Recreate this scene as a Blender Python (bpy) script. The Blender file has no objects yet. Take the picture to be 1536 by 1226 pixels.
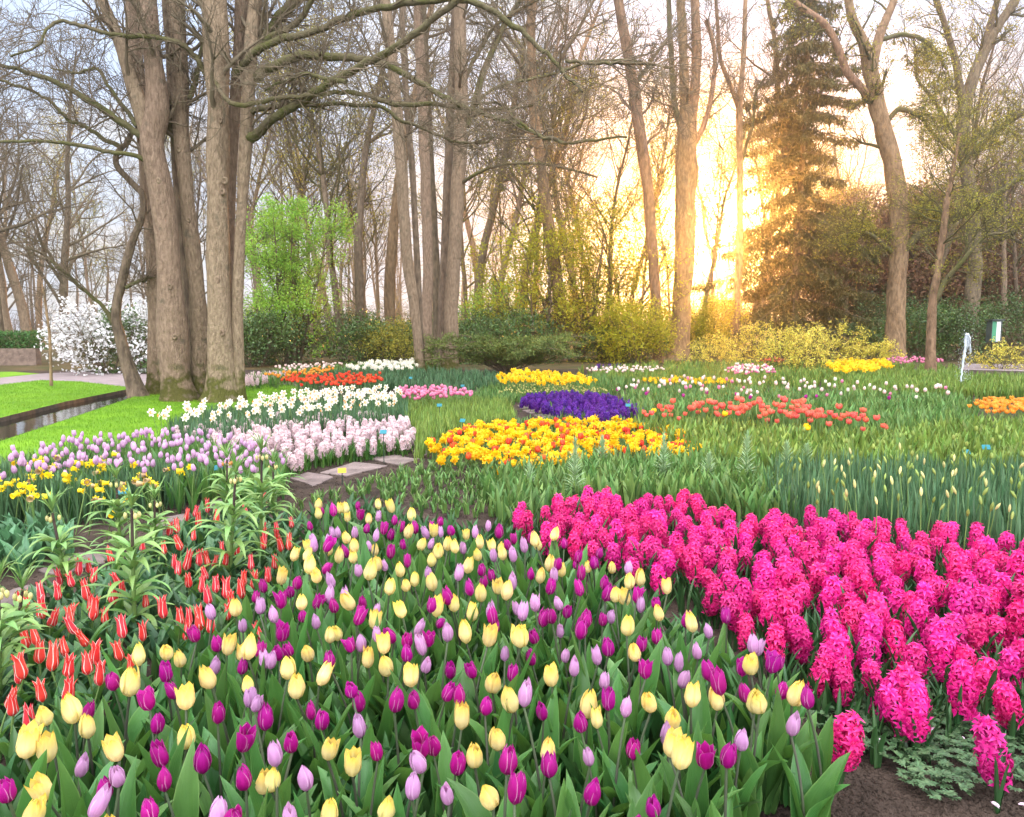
import bpy, math, random
import numpy as np
from mathutils import Vector, Matrix
from mathutils.geometry import tessellate_polygon

SC = bpy.context.scene
COL = SC.collection
R = math.radians

# ------------------------------------------------------------------ camera
CAM_H, FPX, HORIZON = 1.5, 1100.0, 495.0
PITCH = math.atan((613.0 - HORIZON) / FPX)
cam = bpy.data.cameras.new("camera")
cam.sensor_fit = 'HORIZONTAL'
cam.sensor_width = 36.0
cam.lens = 36.0 * FPX / 1536.0
cam.clip_start, cam.clip_end = 0.05, 2000.0
cam_o = bpy.data.objects.new("camera", cam)
cam_o.location = (0, 0, CAM_H)
cam_o.rotation_euler = (math.pi / 2 - PITCH, 0, 0)
COL.objects.link(cam_o)
SC.camera = cam_o

def ray(px, py):
    dx, dy = (px - 768.0) / FPX, (613.0 - py) / FPX
    return np.array([dx, math.cos(PITCH) + dy * math.sin(PITCH), -math.sin(PITCH) + dy * math.cos(PITCH)])
def G(px, py, z=0.0):                       # photo pixel -> point at height z
    d = ray(px, py); t = (z - CAM_H) / d[2]
    return np.array([d[0] * t, d[1] * t, z])
def P(px, py, Y):                           # photo pixel -> point at distance Y
    d = ray(px, py); t = Y / d[1]
    return np.array([d[0] * t, Y, CAM_H + d[2] * t])
def pxm(Y):                                 # metres per photo pixel at distance Y
    return Y / FPX

# ------------------------------------------------------------------ sky, sun, exposure
sd = ray(1080, 345); sd = sd / np.linalg.norm(sd)
CLOUD_SLICE = 2.6
SUN_EL = math.asin(sd[2]); SUN_AZ = math.atan2(sd[0], sd[1])
SC.view_settings.view_transform = 'Standard'
SC.view_settings.look = 'None'
SC.view_settings.gamma = 1.0
SC.view_settings.use_curve_mapping = False
SC.view_settings.exposure = 1.05
w = bpy.data.worlds.new("World"); SC.world = w; w.use_nodes = True
nt = w.node_tree; N = nt.nodes; L = nt.links
for n in list(N): N.remove(n)
out = N.new('ShaderNodeOutputWorld')
sky = N.new('ShaderNodeTexSky'); sky.sky_type = 'NISHITA'; sky.sun_disc = False
sky.sun_elevation = SUN_EL; sky.sun_rotation = SUN_AZ
sky.air_density = 1.0; sky.dust_density = 0.6; sky.ozone_density = 1.5
bg1 = N.new('ShaderNodeBackground'); bg1.inputs[1].default_value = 0.05
def wmath(op, a, b=None, clamp=False):
    m = N.new('ShaderNodeMath'); m.operation = op; m.use_clamp = clamp
    for i, x in enumerate((a, b)):
        if x is None: continue
        if isinstance(x, (int, float)): m.inputs[i].default_value = x
        else: L.new(x, m.inputs[i])
    return m.outputs[0]
tc = N.new('ShaderNodeTexCoord')
sep = N.new('ShaderNodeSeparateXYZ'); L.new(tc.outputs['Generated'], sep.inputs[0])
zc = wmath('MAXIMUM', sep.outputs[2], 0.0)
den = wmath('ADD', zc, 0.22)
cmb = N.new('ShaderNodeCombineXYZ')
cmb.inputs[2].default_value = CLOUD_SLICE
L.new(wmath('DIVIDE', sep.outputs[0], den), cmb.inputs[0]); L.new(wmath('DIVIDE', sep.outputs[1], den), cmb.inputs[1])
no = N.new('ShaderNodeTexNoise'); no.inputs['Scale'].default_value = 2.3; no.inputs['Detail'].default_value = 7.0
no.inputs['Roughness'].default_value = 0.58
L.new(cmb.outputs[0], no.inputs['Vector'])
rmp = N.new('ShaderNodeValToRGB'); rmp.color_ramp.elements[0].position = 0.45; rmp.color_ramp.elements[1].position = 0.66
L.new(no.outputs[0], rmp.inputs[0])
low = wmath('SUBTRACT', 1.0, wmath('MULTIPLY', zc, 3.4), True)          # near the horizon the cloud closes up
cover = wmath('ADD', 0.50, wmath('MULTIPLY', wmath('ADD', wmath('MULTIPLY', rmp.outputs[0], 0.90), wmath('MULTIPLY', low, 0.30), True), 0.50), True)
bg2 = N.new('ShaderNodeBackground')                                     # thin bright cloud, boosted overhead out of view to light the beds
bg2.inputs[0].default_value = (0.975, 0.98, 1.0, 1)
behind = wmath('MULTIPLY', wmath('POWER', wmath('MAXIMUM', wmath('MULTIPLY', sep.outputs[1], -1.0), 0.0), 0.8), 2.6)  # unseen bright cloud bank behind the camera, added to light trunks and flower fronts
L.new(wmath('ADD', wmath('ADD', 0.56, behind), wmath('MULTIPLY', wmath('POWER', wmath('MAXIMUM', wmath('SUBTRACT', zc, 0.36), 0.0), 1.15), 6.8)), bg2.inputs[1])
# bluer gaps between the clouds: Nishita at 7 degrees is dim, so the gaps keep a little thin cloud too
bgg = N.new('ShaderNodeBackground'); bgg.inputs[0].default_value = (0.26, 0.50, 1.0, 1); bgg.inputs[1].default_value = 0.80
gap = N.new('ShaderNodeAddShader')
L.new(sky.outputs[0], bg1.inputs[0]); L.new(bg1.outputs[0], gap.inputs[0]); L.new(bgg.outputs[0], gap.inputs[1])
mx = N.new('ShaderNodeMixShader'); L.new(cover, mx.inputs[0]); L.new(gap.outputs[0], mx.inputs[1]); L.new(bg2.outputs[0], mx.inputs[2])
# the sun's aureole in the thin cloud
vd = N.new('ShaderNodeVectorMath'); vd.operation = 'DOT_PRODUCT'; vd.inputs[1].default_value = tuple(sd)
nrm = N.new('ShaderNodeVectorMath'); nrm.operation = 'NORMALIZE'; L.new(tc.outputs['Generated'], nrm.inputs[0]); L.new(nrm.outputs[0], vd.inputs[0])
dt = wmath('MAXIMUM', vd.outputs['Value'], 0.0)
aur = N.new('ShaderNodeBackground'); aur.inputs[0].default_value = (1.0, 0.60, 0.18, 1)
L.new(wmath('ADD', wmath('MULTIPLY', wmath('POWER', dt, 1100.0), 70.0), wmath('ADD', wmath('MULTIPLY', wmath('POWER', dt, 300.0), 0.8), wmath('MULTIPLY', wmath('POWER', dt, 50.0), 0.07))), aur.inputs[1])
ad = N.new('ShaderNodeAddShader'); L.new(mx.outputs[0], ad.inputs[0]); L.new(aur.outputs[0], ad.inputs[1])
L.new(ad.outputs[0], out.inputs[0])

sl = bpy.data.lights.new("sun", 'SUN'); sl.energy = 5.0; sl.angle = R(0.6); sl.color = (1.0, 0.46, 0.10)
so = bpy.data.objects.new("sun", sl); COL.objects.link(so)
so.rotation_euler = Vector(tuple(-sd)).to_track_quat('-Z', 'Y').to_euler()
so.location = (30, 80, 30)
SC.cycles.max_bounces = 6; SC.cycles.diffuse_bounces = 3; SC.cycles.glossy_bounces = 2
SC.cycles.transmission_bounces = 3; SC.cycles.volume_bounces = 0; SC.cycles.transparent_max_bounces = 8
SC.cycles.use_denoising = True
SC.cycles.sample_clamp_indirect = 6.0
SC.cycles.caustics_reflective = False; SC.cycles.caustics_refractive = False

# ------------------------------------------------------------------ helpers
class MB:
    """collects verts / faces / uv / material index and links them as ONE mesh object"""
    def __init__(s): s.V = []; s.F = {3: [], 4: []}; s.M = {3: [], 4: []}; s.U = []; s.n = 0
    def add(s, v, f, mat=0, uv=None):
        v = np.asarray(v, float).reshape(-1, 3); f = np.asarray(f, int)
        if len(f) == 0: return
        s.V.append(v); s.U.append(np.zeros((len(v), 2)) if uv is None else np.asarray(uv, float))
        k = f.shape[1]; s.F[k].append(f + s.n); s.M[k].append(np.full(len(f), mat, int)); s.n += len(v)
    def mesh(s, name, mats, smooth=True):
        me = bpy.data.meshes.new(name)
        V = np.concatenate(s.V); U = np.concatenate(s.U)
        li, st, mi, c = [], [], [], 0
        for k in (3, 4):
            if s.F[k]:
                f = np.concatenate(s.F[k]); li.append(f.ravel()); st.append(c + np.arange(len(f)) * k); c += f.size
                mi.append(np.concatenate(s.M[k]))
        li = np.concatenate(li); st = np.concatenate(st); mi = np.concatenate(mi)
        me.vertices.add(len(V)); me.vertices.foreach_set("co", V.astype(np.float32).ravel())
        me.loops.add(len(li)); me.loops.foreach_set("vertex_index", li.astype(np.int32))
        me.polygons.add(len(st)); me.polygons.foreach_set("loop_start", st.astype(np.int32))
        me.polygons.foreach_set("material_index", mi.astype(np.int32))
        me.polygons.foreach_set("use_smooth", np.full(len(st), smooth))
        uvl = me.uv_layers.new(name="UVMap"); uvl.data.foreach_set("uv", U[li].astype(np.float32).ravel())
        for m in (mats if isinstance(mats, (list, tuple)) else [mats]): me.materials.append(m)
        me.update(calc_edges=True)
        return me
    def build(s, name, mats, parent=None, smooth=True, loc=None):
        return link(name, s.mesh(name, mats, smooth), parent, loc)

def link(name, me, parent=None, loc=None, rz=None, sc=None):
    o = bpy.data.objects.new(name, me); COL.objects.link(o)
    if parent is not None: o.parent = parent
    if loc is not None: o.location = loc
    if rz is not None: o.rotation_euler = rz if isinstance(rz, tuple) else (0, 0, rz)
    if sc is not None: o.scale = (sc, sc, sc) if isinstance(sc, (int, float)) else sc
    return o
def tag(o, label, cat, group=None):
    o['label'] = label; o['category'] = cat
    if group: o['group'] = group
    return o
def thing(name, label, cat, loc=(0, 0, 0), rz=0.0, group=None, sc=None):
    return tag(link(name, None, None, tuple(loc), rz, sc), label, cat, group)
def kind(o, k): o['kind'] = k; return o
def copy_tree(o, parent=None):
    c = o.copy(); COL.objects.link(c)
    if parent is not None: c.parent = parent
    for ch in o.children: copy_tree(ch, c)
    return c

class Tubes:
    """tapered tubes, flushed in batches of equal size"""
    def __init__(s): s.b = {}
    def add(s, pts, rad, sides=5, mat=0): s.b.setdefault((len(pts), sides, mat), []).append((pts, rad))
    def flush(s, mb):
        for (n, k, mat), lst in s.b.items():
            Pt = np.array([a for a, _ in lst]); Ra = np.array([b for _, b in lst]); B = len(lst)
            T = np.gradient(Pt, axis=1); T /= np.linalg.norm(T, axis=2, keepdims=True) + 1e-9
            mean = T.mean(axis=1); ref = np.zeros((B, 3)); ref[np.arange(B), np.abs(mean).argmin(axis=1)] = 1.0
            A = np.cross(T, ref[:, None, :]); A /= np.linalg.norm(A, axis=2, keepdims=True) + 1e-9
            Bn = np.cross(T, A)
            an = np.arange(k) * 2 * math.pi / k
            V = Pt[:, :, None, :] + Ra[:, :, None, None] * (A[:, :, None, :] * np.cos(an)[None, None, :, None] + Bn[:, :, None, :] * np.sin(an)[None, None, :, None])
            i = np.arange(n - 1)[:, None] * k; j = np.arange(k)[None, :]; j2 = (j + 1) % k
            q = np.stack([i + j, i + j2, i + k + j2, i + k + j], axis=2).reshape(-1, 4)
            F = (q[None] + (np.arange(B) * n * k)[:, None, None]).reshape(-1, 4)
            uv = np.zeros((B, n, k, 2)); uv[..., 0] = (np.arange(k) / k)[None, None]; uv[..., 1] = np.linspace(0, 1, n)[None, :, None]
            mb.add(V.reshape(-1, 3), F, mat, uv.reshape(-1, 2))
        s.b = {}

def smooth_path(pts, n):
    """Catmull-Rom through rows of any width"""
    p = np.asarray(pts, float); m = len(p)
    if m == 2: return p[0] + (p[1] - p[0]) * np.linspace(0, 1, n)[:, None]
    e = np.vstack([2 * p[0] - p[1], p, 2 * p[-1] - p[-2]]); o = []
    for t in np.linspace(0, m - 1 - 1e-6, n):
        i = int(t); f = t - i; a, b, c, d = e[i:i + 4]
        o.append(0.5 * ((2 * b) + (c - a) * f + (2 * a - 5 * b + 4 * c - d) * f * f + (3 * b - a - 3 * c + d) * f ** 3))
    return np.array(o)

def leaf_batch(mb, base, az, Ln, W, th0, th1, fold=0.35, wave=0.0, nu=3, nv=6, mat=0, rng=None, prof=0.8):
    """strap / lance leaves that rise from base, lean towards az from th0 to th1 (from the vertical)"""
    base = np.asarray(base, float).reshape(-1, 3); n = len(base)
    f = lambda a: np.broadcast_to(np.asarray(a, float), (n,))
    az, Ln, W, th0, th1 = map(f, (az, Ln, W, th0, th1))
    s = np.linspace(0, 1, nv); th = th0[:, None] + (th1 - th0)[:, None] * s[None] ** 1.4
    ds = Ln[:, None] / (nv - 1)
    rr = np.zeros((n, nv)); zz = np.zeros((n, nv))
    mid = 0.5 * (th[:, 1:] + th[:, :-1])
    rr[:, 1:] = np.cumsum(np.sin(mid) * ds, axis=1); zz[:, 1:] = np.cumsum(np.cos(mid) * ds, axis=1)
    wp = np.sin(np.pi * np.clip(0.10 + 0.90 * s, 0, 1) ** 0.85) ** prof
    wp[-1] = 0.0
    u = np.linspace(-1, 1, nu)
    ph = np.zeros(n) if rng is None else rng.random(n) * 6.28
    er = np.stack([np.cos(az), np.sin(az), 0 * az], 1); et = np.stack([-np.sin(az), np.cos(az), 0 * az], 1); ez = np.array([0, 0, 1.0])
    hw = 0.5 * W[:, None, None] * wp[None, :, None]
    nrm_r = -np.cos(th)[:, :, None]; nrm_z = np.sin(th)[:, :, None]
    up = fold * np.abs(u)[None, None] * hw + wave * hw * (u ** 2)[None, None] * np.sin(ph[:, None, None] + 9 * s[None, :, None] + 2 * u[None, None])
    ro = rr[:, :, None] + nrm_r * up; zo = zz[:, :, None] + nrm_z * up; to = u[None, None] * hw * math.sqrt(max(0.05, 1 - min(fold, .9) ** 2))
    V = base[:, None, None, :] + ro[..., None] * er[:, None, None, :] + to[..., None] * et[:, None, None, :] + zo[..., None] * ez
    i = np.arange(nv - 1)[:, None] * nu; j = np.arange(nu - 1)[None]
    q = np.stack([i + j, i + j + 1, i + nu + j + 1, i + nu + j], 2).reshape(-1, 4)
    F = (q[None] + (np.arange(n) * nu * nv)[:, None, None]).reshape(-1, 4)
    uv = np.zeros((n, nv, nu, 2)); uv[..., 0] = (u * .5 + .5)[None, None]; uv[..., 1] = s[None, :, None]
    mb.add(V.reshape(-1, 3), F, mat, uv.reshape(-1, 2))

def leaf_cloud(mb, c, size, rng, mat=0, asp=0.55, drop=0.0):
    """one bent diamond leaf per centre, random facing"""
    c = np.asarray(c, float).reshape(-1, 3); n = len(c)
    if n == 0: return
    d = rng.normal(size=(n, 3)); d[:, 2] -= drop; d /= np.linalg.norm(d, axis=1, keepdims=True) + 1e-9
    r = rng.normal(size=(n, 3)); a = np.cross(d, r); a /= np.linalg.norm(a, axis=1, keepdims=True) + 1e-9
    s = np.broadcast_to(np.asarray(size, float), (n,)) * rng.uniform(.6, 1.3, n)
    L_ = d * s[:, None]; A_ = a * (s * asp * .5)[:, None]; nn = np.cross(d, a) * (s * .12)[:, None]
    V = np.stack([c, c + L_ * .5 + A_ + nn, c + L_, c + L_ * .5 - A_ + nn], 1)
    F = np.arange(n * 4).reshape(n, 4)
    uv = np.tile(np.array([[.5, 0], [1, .5], [.5, 1], [0, .5]]), (n, 1))
    mb.add(V.reshape(-1, 3), F, mat, uv)

def box(mb, lo, hi, mat=0):
    x0, y0, z0 = lo; x1, y1, z1 = hi
    v = [(x0, y0, z0), (x1, y0, z0), (x1, y1, z0), (x0, y1, z0), (x0, y0, z1), (x1, y0, z1), (x1, y1, z1), (x0, y1, z1)]
    mb.add(v, [(0, 3, 2, 1), (4, 5, 6, 7), (0, 1, 5, 4), (1, 2, 6, 5), (2, 3, 7, 6), (3, 0, 4, 7)], mat)

def inside(poly, x, y):
    poly = np.asarray(poly); r = np.zeros(len(x), bool); j = len(poly) - 1
    for i in range(len(poly)):
        xi, yi = poly[i][:2]; xj, yj = poly[j][:2]
        c = ((yi > y) != (yj > y)); r ^= c & (x < (xj - xi) * (y - yi) / ((yj - yi) if yj != yi else 1e-9) + xi); j = i
    return r
def gpoly(px, z=0.0): return np.array([G(a, b, z)[:2] for a, b in px])
def scatter(px, z, s, rng, jit=0.38, limit=None, sy=1.0):
    """staggered, jittered planting positions inside a pixel outline (outline drawn at height z)"""
    q = gpoly(px, z); lo = q.min(0); hi = q.max(0)
    xs, ys = np.meshgrid(np.arange(lo[0], hi[0] + s, s), np.arange(lo[1], hi[1] + s, s * .87 * sy))
    xs = xs + (np.arange(len(ys)) % 2)[:, None] * s * .5
    x = xs.ravel() + rng.uniform(-jit, jit, xs.size) * s; y = ys.ravel() + rng.uniform(-jit, jit, xs.size) * s
    k = inside(q, x, y); p = np.stack([x[k], y[k]], 1)
    if limit and len(p) > limit: return scatter(px, z, s * max(1.01, (len(p) / limit) ** .5), rng, jit, limit, sy)
    if limit and len(p) > limit: p = p[np.argsort(np.hypot(p[:, 0], p[:, 1]))[:limit]]
    return p
def strew(px, z, n, rng):
    q = gpoly(px, z); lo = q.min(0); hi = q.max(0); o = np.zeros((0, 2))
    while len(o) < n:
        p = rng.uniform(lo, hi, (n * 2, 2)); o = np.vstack([o, p[inside(q, p[:, 0], p[:, 1])]])
    return o[:n]
def z3(p, z=0.0): return np.column_stack([p, np.full(len(p), z)])

ORD = "first second third fourth fifth sixth seventh eighth ninth tenth eleventh twelfth thirteenth fourteenth fifteenth sixteenth seventeenth eighteenth nineteenth twentieth".split()
def ordw(i):
    if i < 20: return ORD[i]
    t = (i + 1) // 10; u = (i + 1) % 10
    tens = {2: 'twenty', 3: 'thirty', 4: 'forty', 5: 'fifty'}[min(t, 5)]
    return tens + ('-' + ORD[u - 1] if u else 'th')

# ------------------------------------------------------------------ materials
def mat(name, c1, c2=None, scale=8.0, rough=0.6, trans=0.0, bump=0.0, bscale=30.0, rnd=0.15, grad=None, edge=None, spec=0.4, island=False, tcol=None, stretch=None, vein=0.0, detail=4.0, lohi=(0.35, 0.65), moss=False):
    """procedural surface: noise between c1 and c2, per-object (or per-leaf) variation, optional base-to-tip and edge colours (UV)"""
    m = bpy.data.materials.new(name); m.use_nodes = True
    t = m.node_tree; n = t.nodes; l = t.links; n.clear()
    o = n.new('ShaderNodeOutputMaterial'); b = n.new('ShaderNodeBsdfPrincipled')
    b.inputs['Roughness'].default_value = rough; b.inputs['Specular IOR Level'].default_value = spec
    co = n.new('ShaderNodeTexCoord'); mp = n.new('ShaderNodeMapping'); l.new(co.outputs['Object'], mp.inputs[0])
    if stretch: mp.inputs['Scale'].default_value = stretch
    nz = n.new('ShaderNodeTexNoise'); nz.inputs['Scale'].default_value = scale; nz.inputs['Detail'].default_value = detail
    l.new(mp.outputs[0], nz.inputs['Vector'])
    def mix(f, a, b_):
        x = n.new('ShaderNodeMix'); x.data_type = 'RGBA'
        for k, v in ((0, f), (6, a), (7, b_)):
            if isinstance(v, (int, float)): x.inputs[k].default_value = v
            elif isinstance(v, tuple): x.inputs[k].default_value = (*v[:3], 1)
            else: l.new(v, x.inputs[k])
        return x.outputs[2]
    def ramp(src, a, b_):
        x = n.new('ShaderNodeMapRange'); x.inputs[1].default_value = a; x.inputs[2].default_value = b_; l.new(src, x.inputs[0]); return x.outputs[0]
    c = mix(ramp(nz.outputs[0], *lohi), c1, c2 or tuple(v * .75 for v in c1))
    if grad or edge or vein:
        s = n.new('ShaderNodeSeparateXYZ'); l.new(co.outputs['UV'], s.inputs[0])
    if grad:                                  # (tip colour, from, to)
        c = mix(ramp(s.outputs[1], grad[1], grad[2]), c, grad[0])
    if edge:                                  # (edge colour, where it starts)
        a = n.new('ShaderNodeMath'); a.operation = 'SUBTRACT'; l.new(s.outputs[0], a.inputs[0]); a.inputs[1].default_value = .5
        a2 = n.new('ShaderNodeMath'); a2.operation = 'ABSOLUTE'; l.new(a.outputs[0], a2.inputs[0])
        c = mix(ramp(a2.outputs[0], edge[1], edge[1] + .06), c, edge[0])
    if moss:                                  # moss and damp dirt that climb the foot of the trunk
        sz = n.new('ShaderNodeSeparateXYZ'); l.new(co.outputs['Object'], sz.inputs[0]); n2 = n.new('ShaderNodeTexNoise'); n2.inputs['Scale'].default_value = 4.5; n2.inputs['Detail'].default_value = 8; l.new(co.outputs['Object'], n2.inputs['Vector'])
        hz = ramp(sz.outputs[2], 1.1, 0.0); mu = n.new('ShaderNodeMath'); mu.operation = 'MULTIPLY_ADD'; l.new(hz, mu.inputs[0]); mu.inputs[1].default_value = .42; l.new(n2.outputs[0], mu.inputs[2])
        c = mix(ramp(mu.outputs[0], .66, .82), c, (.085, .080, .022)); c = mix(ramp(n2.outputs[0], .60, .70), c, (.16, .125, .085))
    rn = n.new('ShaderNodeNewGeometry').outputs['Random Per Island'] if island else n.new('ShaderNodeObjectInfo').outputs['Random']
    h = n.new('ShaderNodeHueSaturation'); l.new(c, h.inputs['Color'])
    v = n.new('ShaderNodeMapRange'); l.new(rn, v.inputs[0]); v.inputs[3].default_value = 1 - rnd; v.inputs[4].default_value = 1 + rnd
    l.new(v.outputs[0], h.inputs['Value'])
    v2 = n.new('ShaderNodeMapRange'); mm = n.new('ShaderNodeMath'); mm.operation = 'FRACT'; m3 = n.new('ShaderNodeMath'); m3.operation = 'MULTIPLY'
    l.new(rn, m3.inputs[0]); m3.inputs[1].default_value = 7.31; l.new(m3.outputs[0], mm.inputs[0]); l.new(mm.outputs[0], v2.inputs[0])
    v2.inputs[3].default_value = .5 - rnd * .07; v2.inputs[4].default_value = .5 + rnd * .07; l.new(v2.outputs[0], h.inputs['Hue'])
    c = h.outputs[0]; l.new(c, b.inputs['Base Color'])
    hgt = None
    if bump:
        nb = n.new('ShaderNodeTexNoise'); nb.inputs['Scale'].default_value = bscale; nb.inputs['Detail'].default_value = 6.0; l.new(mp.outputs[0], nb.inputs['Vector']); hgt = nb.outputs[0]
    if vein:
        wv = n.new('ShaderNodeTexNoise'); wv.inputs['Scale'].default_value = 1.0; wv.inputs['Detail'].default_value = 2.0
        m4 = n.new('ShaderNodeMapping'); m4.inputs['Scale'].default_value = (26, 1.2, 1); l.new(co.outputs['UV'], m4.inputs[0]); l.new(m4.outputs[0], wv.inputs['Vector']); hgt = wv.outputs[0]
    if hgt is not None:
        bp = n.new('ShaderNodeBump'); bp.inputs['Strength'].default_value = bump or vein; bp.inputs['Distance'].default_value = 0.05 if bump else 0.004
        l.new(hgt, bp.inputs['Height']); l.new(bp.outputs[0], b.inputs['Normal'])
    if trans:
        tr = n.new('ShaderNodeBsdfTranslucent'); ms = n.new('ShaderNodeMixShader'); ms.inputs[0].default_value = trans
        if tcol: tr.inputs[0].default_value = (*tcol, 1)
        else: l.new(c, tr.inputs[0])
        l.new(b.outputs[0], ms.inputs[1]); l.new(tr.outputs[0], ms.inputs[2]); l.new(ms.outputs[0], o.inputs[0])
    else: l.new(b.outputs[0], o.inputs[0])
    return m

M = {}
M['soil'] = mat('soil', (.075, .052, .040), (.032, .022, .017), 5, .95, bump=.9, bscale=38, rnd=0, spec=.15, detail=8)
M['litter'] = mat('forest_floor', (.105, .070, .038), (.045, .050, .018), .9, .95, bump=.8, bscale=20, rnd=0, spec=.1, detail=8)
M['lawn'] = mat('lawn_grass', (.145, .285, .012), (.095, .205, .010), 1.3, .8, bump=.5, bscale=70, rnd=0, spec=.15, detail=7)
M['blade'] = mat('grass_blade', (.145, .29, .012), (.10, .22, .010), 2, .7, trans=.35, rnd=.2, island=True, spec=.2)
M['water'] = mat('canal_water', (.010, .011, .008), None, 3, .02, bump=.06, bscale=3.0, rnd=0, spec=.3)
M['path'] = mat('path_paving', (.26, .205, .20), (.19, .15, .15), 3, .9, bump=.3, bscale=30, rnd=0, spec=.2)
M['stone'] = mat('stone_slab', (.215, .165, .15), (.12, .092, .084), 4, .9, bump=.7, bscale=18, rnd=.12, spec=.2, detail=8)
M['brick'] = mat('brick_edge', (.12, .085, .06), (.05, .038, .03), 6, .9, bump=.6, bscale=25, rnd=.05)
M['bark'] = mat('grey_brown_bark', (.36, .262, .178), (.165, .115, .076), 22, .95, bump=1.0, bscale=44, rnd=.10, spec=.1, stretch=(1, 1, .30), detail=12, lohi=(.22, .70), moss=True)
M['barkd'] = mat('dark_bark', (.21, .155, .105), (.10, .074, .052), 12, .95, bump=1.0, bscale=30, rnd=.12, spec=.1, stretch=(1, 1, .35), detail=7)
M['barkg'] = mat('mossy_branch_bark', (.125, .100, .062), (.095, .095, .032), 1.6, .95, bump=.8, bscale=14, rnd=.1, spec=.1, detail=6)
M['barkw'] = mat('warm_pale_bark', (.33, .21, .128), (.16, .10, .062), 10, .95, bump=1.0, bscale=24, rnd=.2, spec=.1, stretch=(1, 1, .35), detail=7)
M['twig'] = mat('twig_bark', (.16, .122, .084), (.11, .082, .056), 1, .9, rnd=.2, spec=.1)
M['twigg'] = mat('greenish_twig_bark', (.10, .095, .040), (.08, .065, .035), 1, .9, rnd=.2, spec=.1)
M['bud'] = mat('young_leaf', (.38, .33, .04), (.26, .24, .03), 2, .6, trans=.45, rnd=.25, island=True)
M['spring'] = mat('fresh_spring_leaf', (.34, .54, .07), (.22, .40, .04), .5, .6, trans=.45, rnd=.25, island=True)
M['gold'] = mat('golden_spring_leaf', (.46, .42, .022), (.30, .31, .016), .5, .6, trans=.5, rnd=.25, island=True)
M['hazel'] = mat('pale_yellow_blossom', (.78, .64, .11), (.58, .50, .07), 1, .6, trans=.4, rnd=.25, island=True)
M['ever'] = mat('evergreen_leaf', (.085, .150, .028), (.045, .090, .020), 1, .4, trans=.12, rnd=.35, island=True)
M['juni'] = mat('juniper_spray', (.155, .195, .035), (.085, .120, .026), 1.2, .7, trans=.2, rnd=.3, island=True)
M['needle'] = mat('spruce_needle', (.17, .135, .040), (.095, .090, .028), 1, .7, trans=.2, rnd=.3, island=True)
M['beech'] = mat('dry_beech_leaf', (.26, .135, .075), (.16, .085, .045), .8, .8, trans=.3, rnd=.3, island=True)
M['magno'] = mat('white_blossom', (.78, .77, .76), (.70, .67, .67), 2, .6, trans=.3, rnd=.1, island=True)
M['leaf'] = mat('tulip_leaf', (.062, .170, .038), (.040, .122, .030), 14, .36, trans=.22, rnd=.28, grad=((.090, .215, .055), .6, 1.0), edge=((.17, .30, .09), .445), vein=.6, spec=.5, tcol=(.16, .34, .05))
M['leafs'] = mat('bed_leaf', (.145, .255, .062), (.095, .180, .046), 3, .5, trans=.25, rnd=.35, island=True, spec=.35)
M['leafy'] = mat('yellow_green_bed_leaf', (.205, .295, .056), (.130, .205, .040), 3, .5, trans=.3, rnd=.35, island=True, spec=.3)
M['leafb'] = mat('blue_green_blade', (.090, .175, .075), (.060, .128, .056), 3, .5, trans=.2, rnd=.3, island=True, spec=.35)
M['leafp'] = mat('pale_grey_green_leaf', (.34, .46, .25), (.24, .36, .17), 6, .5, trans=.25, rnd=.2, island=True, spec=.3)
M['leafd'] = mat('dark_hyacinth_leaf', (.035, .095, .028), (.025, .070, .022), 8, .4, trans=.15, rnd=.25, spec=.45)
M['leaff'] = mat('fritillary_leaf', (.21, .35, .095), (.14, .25, .065), 6, .34, trans=.28, rnd=.3, island=True, spec=.45, vein=.3)
M['fern'] = mat('anemone_leaf', (.075, .135, .055), (.050, .100, .040), 4, .6, trans=.2, rnd=.3, island=True)
M['stem'] = mat('tulip_stem', (.065, .060, .048), (.075, .110, .050), 6, .5, rnd=.2)
M['stemg'] = mat('green_stem', (.12, .20, .05), (.09, .15, .04), 6, .5, rnd=.15)
M['stemp'] = mat('dark_purple_stem', (.035, .018, .020), (.05, .03, .02), 10, .45, rnd=.1)
pet = lambda nm, c, tip, **k: mat(nm, c, tuple(v * .88 for v in c), 20, .48, trans=.38, rnd=.13, grad=(tip, .45, 1.0), edge=(tuple(.75 * a + .25 * b for a, b in zip(tip, (.95, .9, .8))), .42), vein=.9, spec=.3, **k)
M['yellow'] = pet('yellow_petal', (.93, .78, .36), (.94, .69, .08))
M['purple'] = pet('purple_petal', (.43, .004, .215), (.50, .012, .30))
M['lilac'] = pet('lilac_petal', (.64, .31, .56), (.70, .38, .65))
M['laven'] = pet('lavender_petal', (.70, .40, .62), (.75, .50, .70))
M['redst'] = mat('red_striped_petal', (.84, .055, .055), (.74, .035, .04), 25, .5, trans=.3, rnd=.1, edge=((.90, .70, .62), .37), vein=.4, spec=.3)
M['pink'] = mat('deep_pink_floret', (.74, .010, .21), (.58, .006, .16), 30, .5, trans=.3, rnd=.16, grad=((.93, .08, .36), .55, 1.0), spec=.3)
M['pinkb'] = mat('pale_pink_floret', (.80, .63, .64), (.72, .52, .54), 30, .55, trans=.3, rnd=.06, spec=.3)
M['violet'] = mat('violet_floret', (.125, .018, .31), (.085, .010, .21), 30, .5, trans=.3, rnd=.2, spec=.3)
M['white'] = mat('cream_white_petal', (.84, .80, .68), (.78, .70, .54), 30, .55, trans=.3, rnd=.06, spec=.3)
M['cup'] = mat('orange_cup', (.85, .42, .08), (.80, .30, .04), 20, .5, trans=.3, rnd=.1)
M['daff'] = mat('yellow_daffodil_petal', (.90, .58, .012), (.84, .48, .010), 20, .5, trans=.3, rnd=.12, spec=.3)
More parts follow.
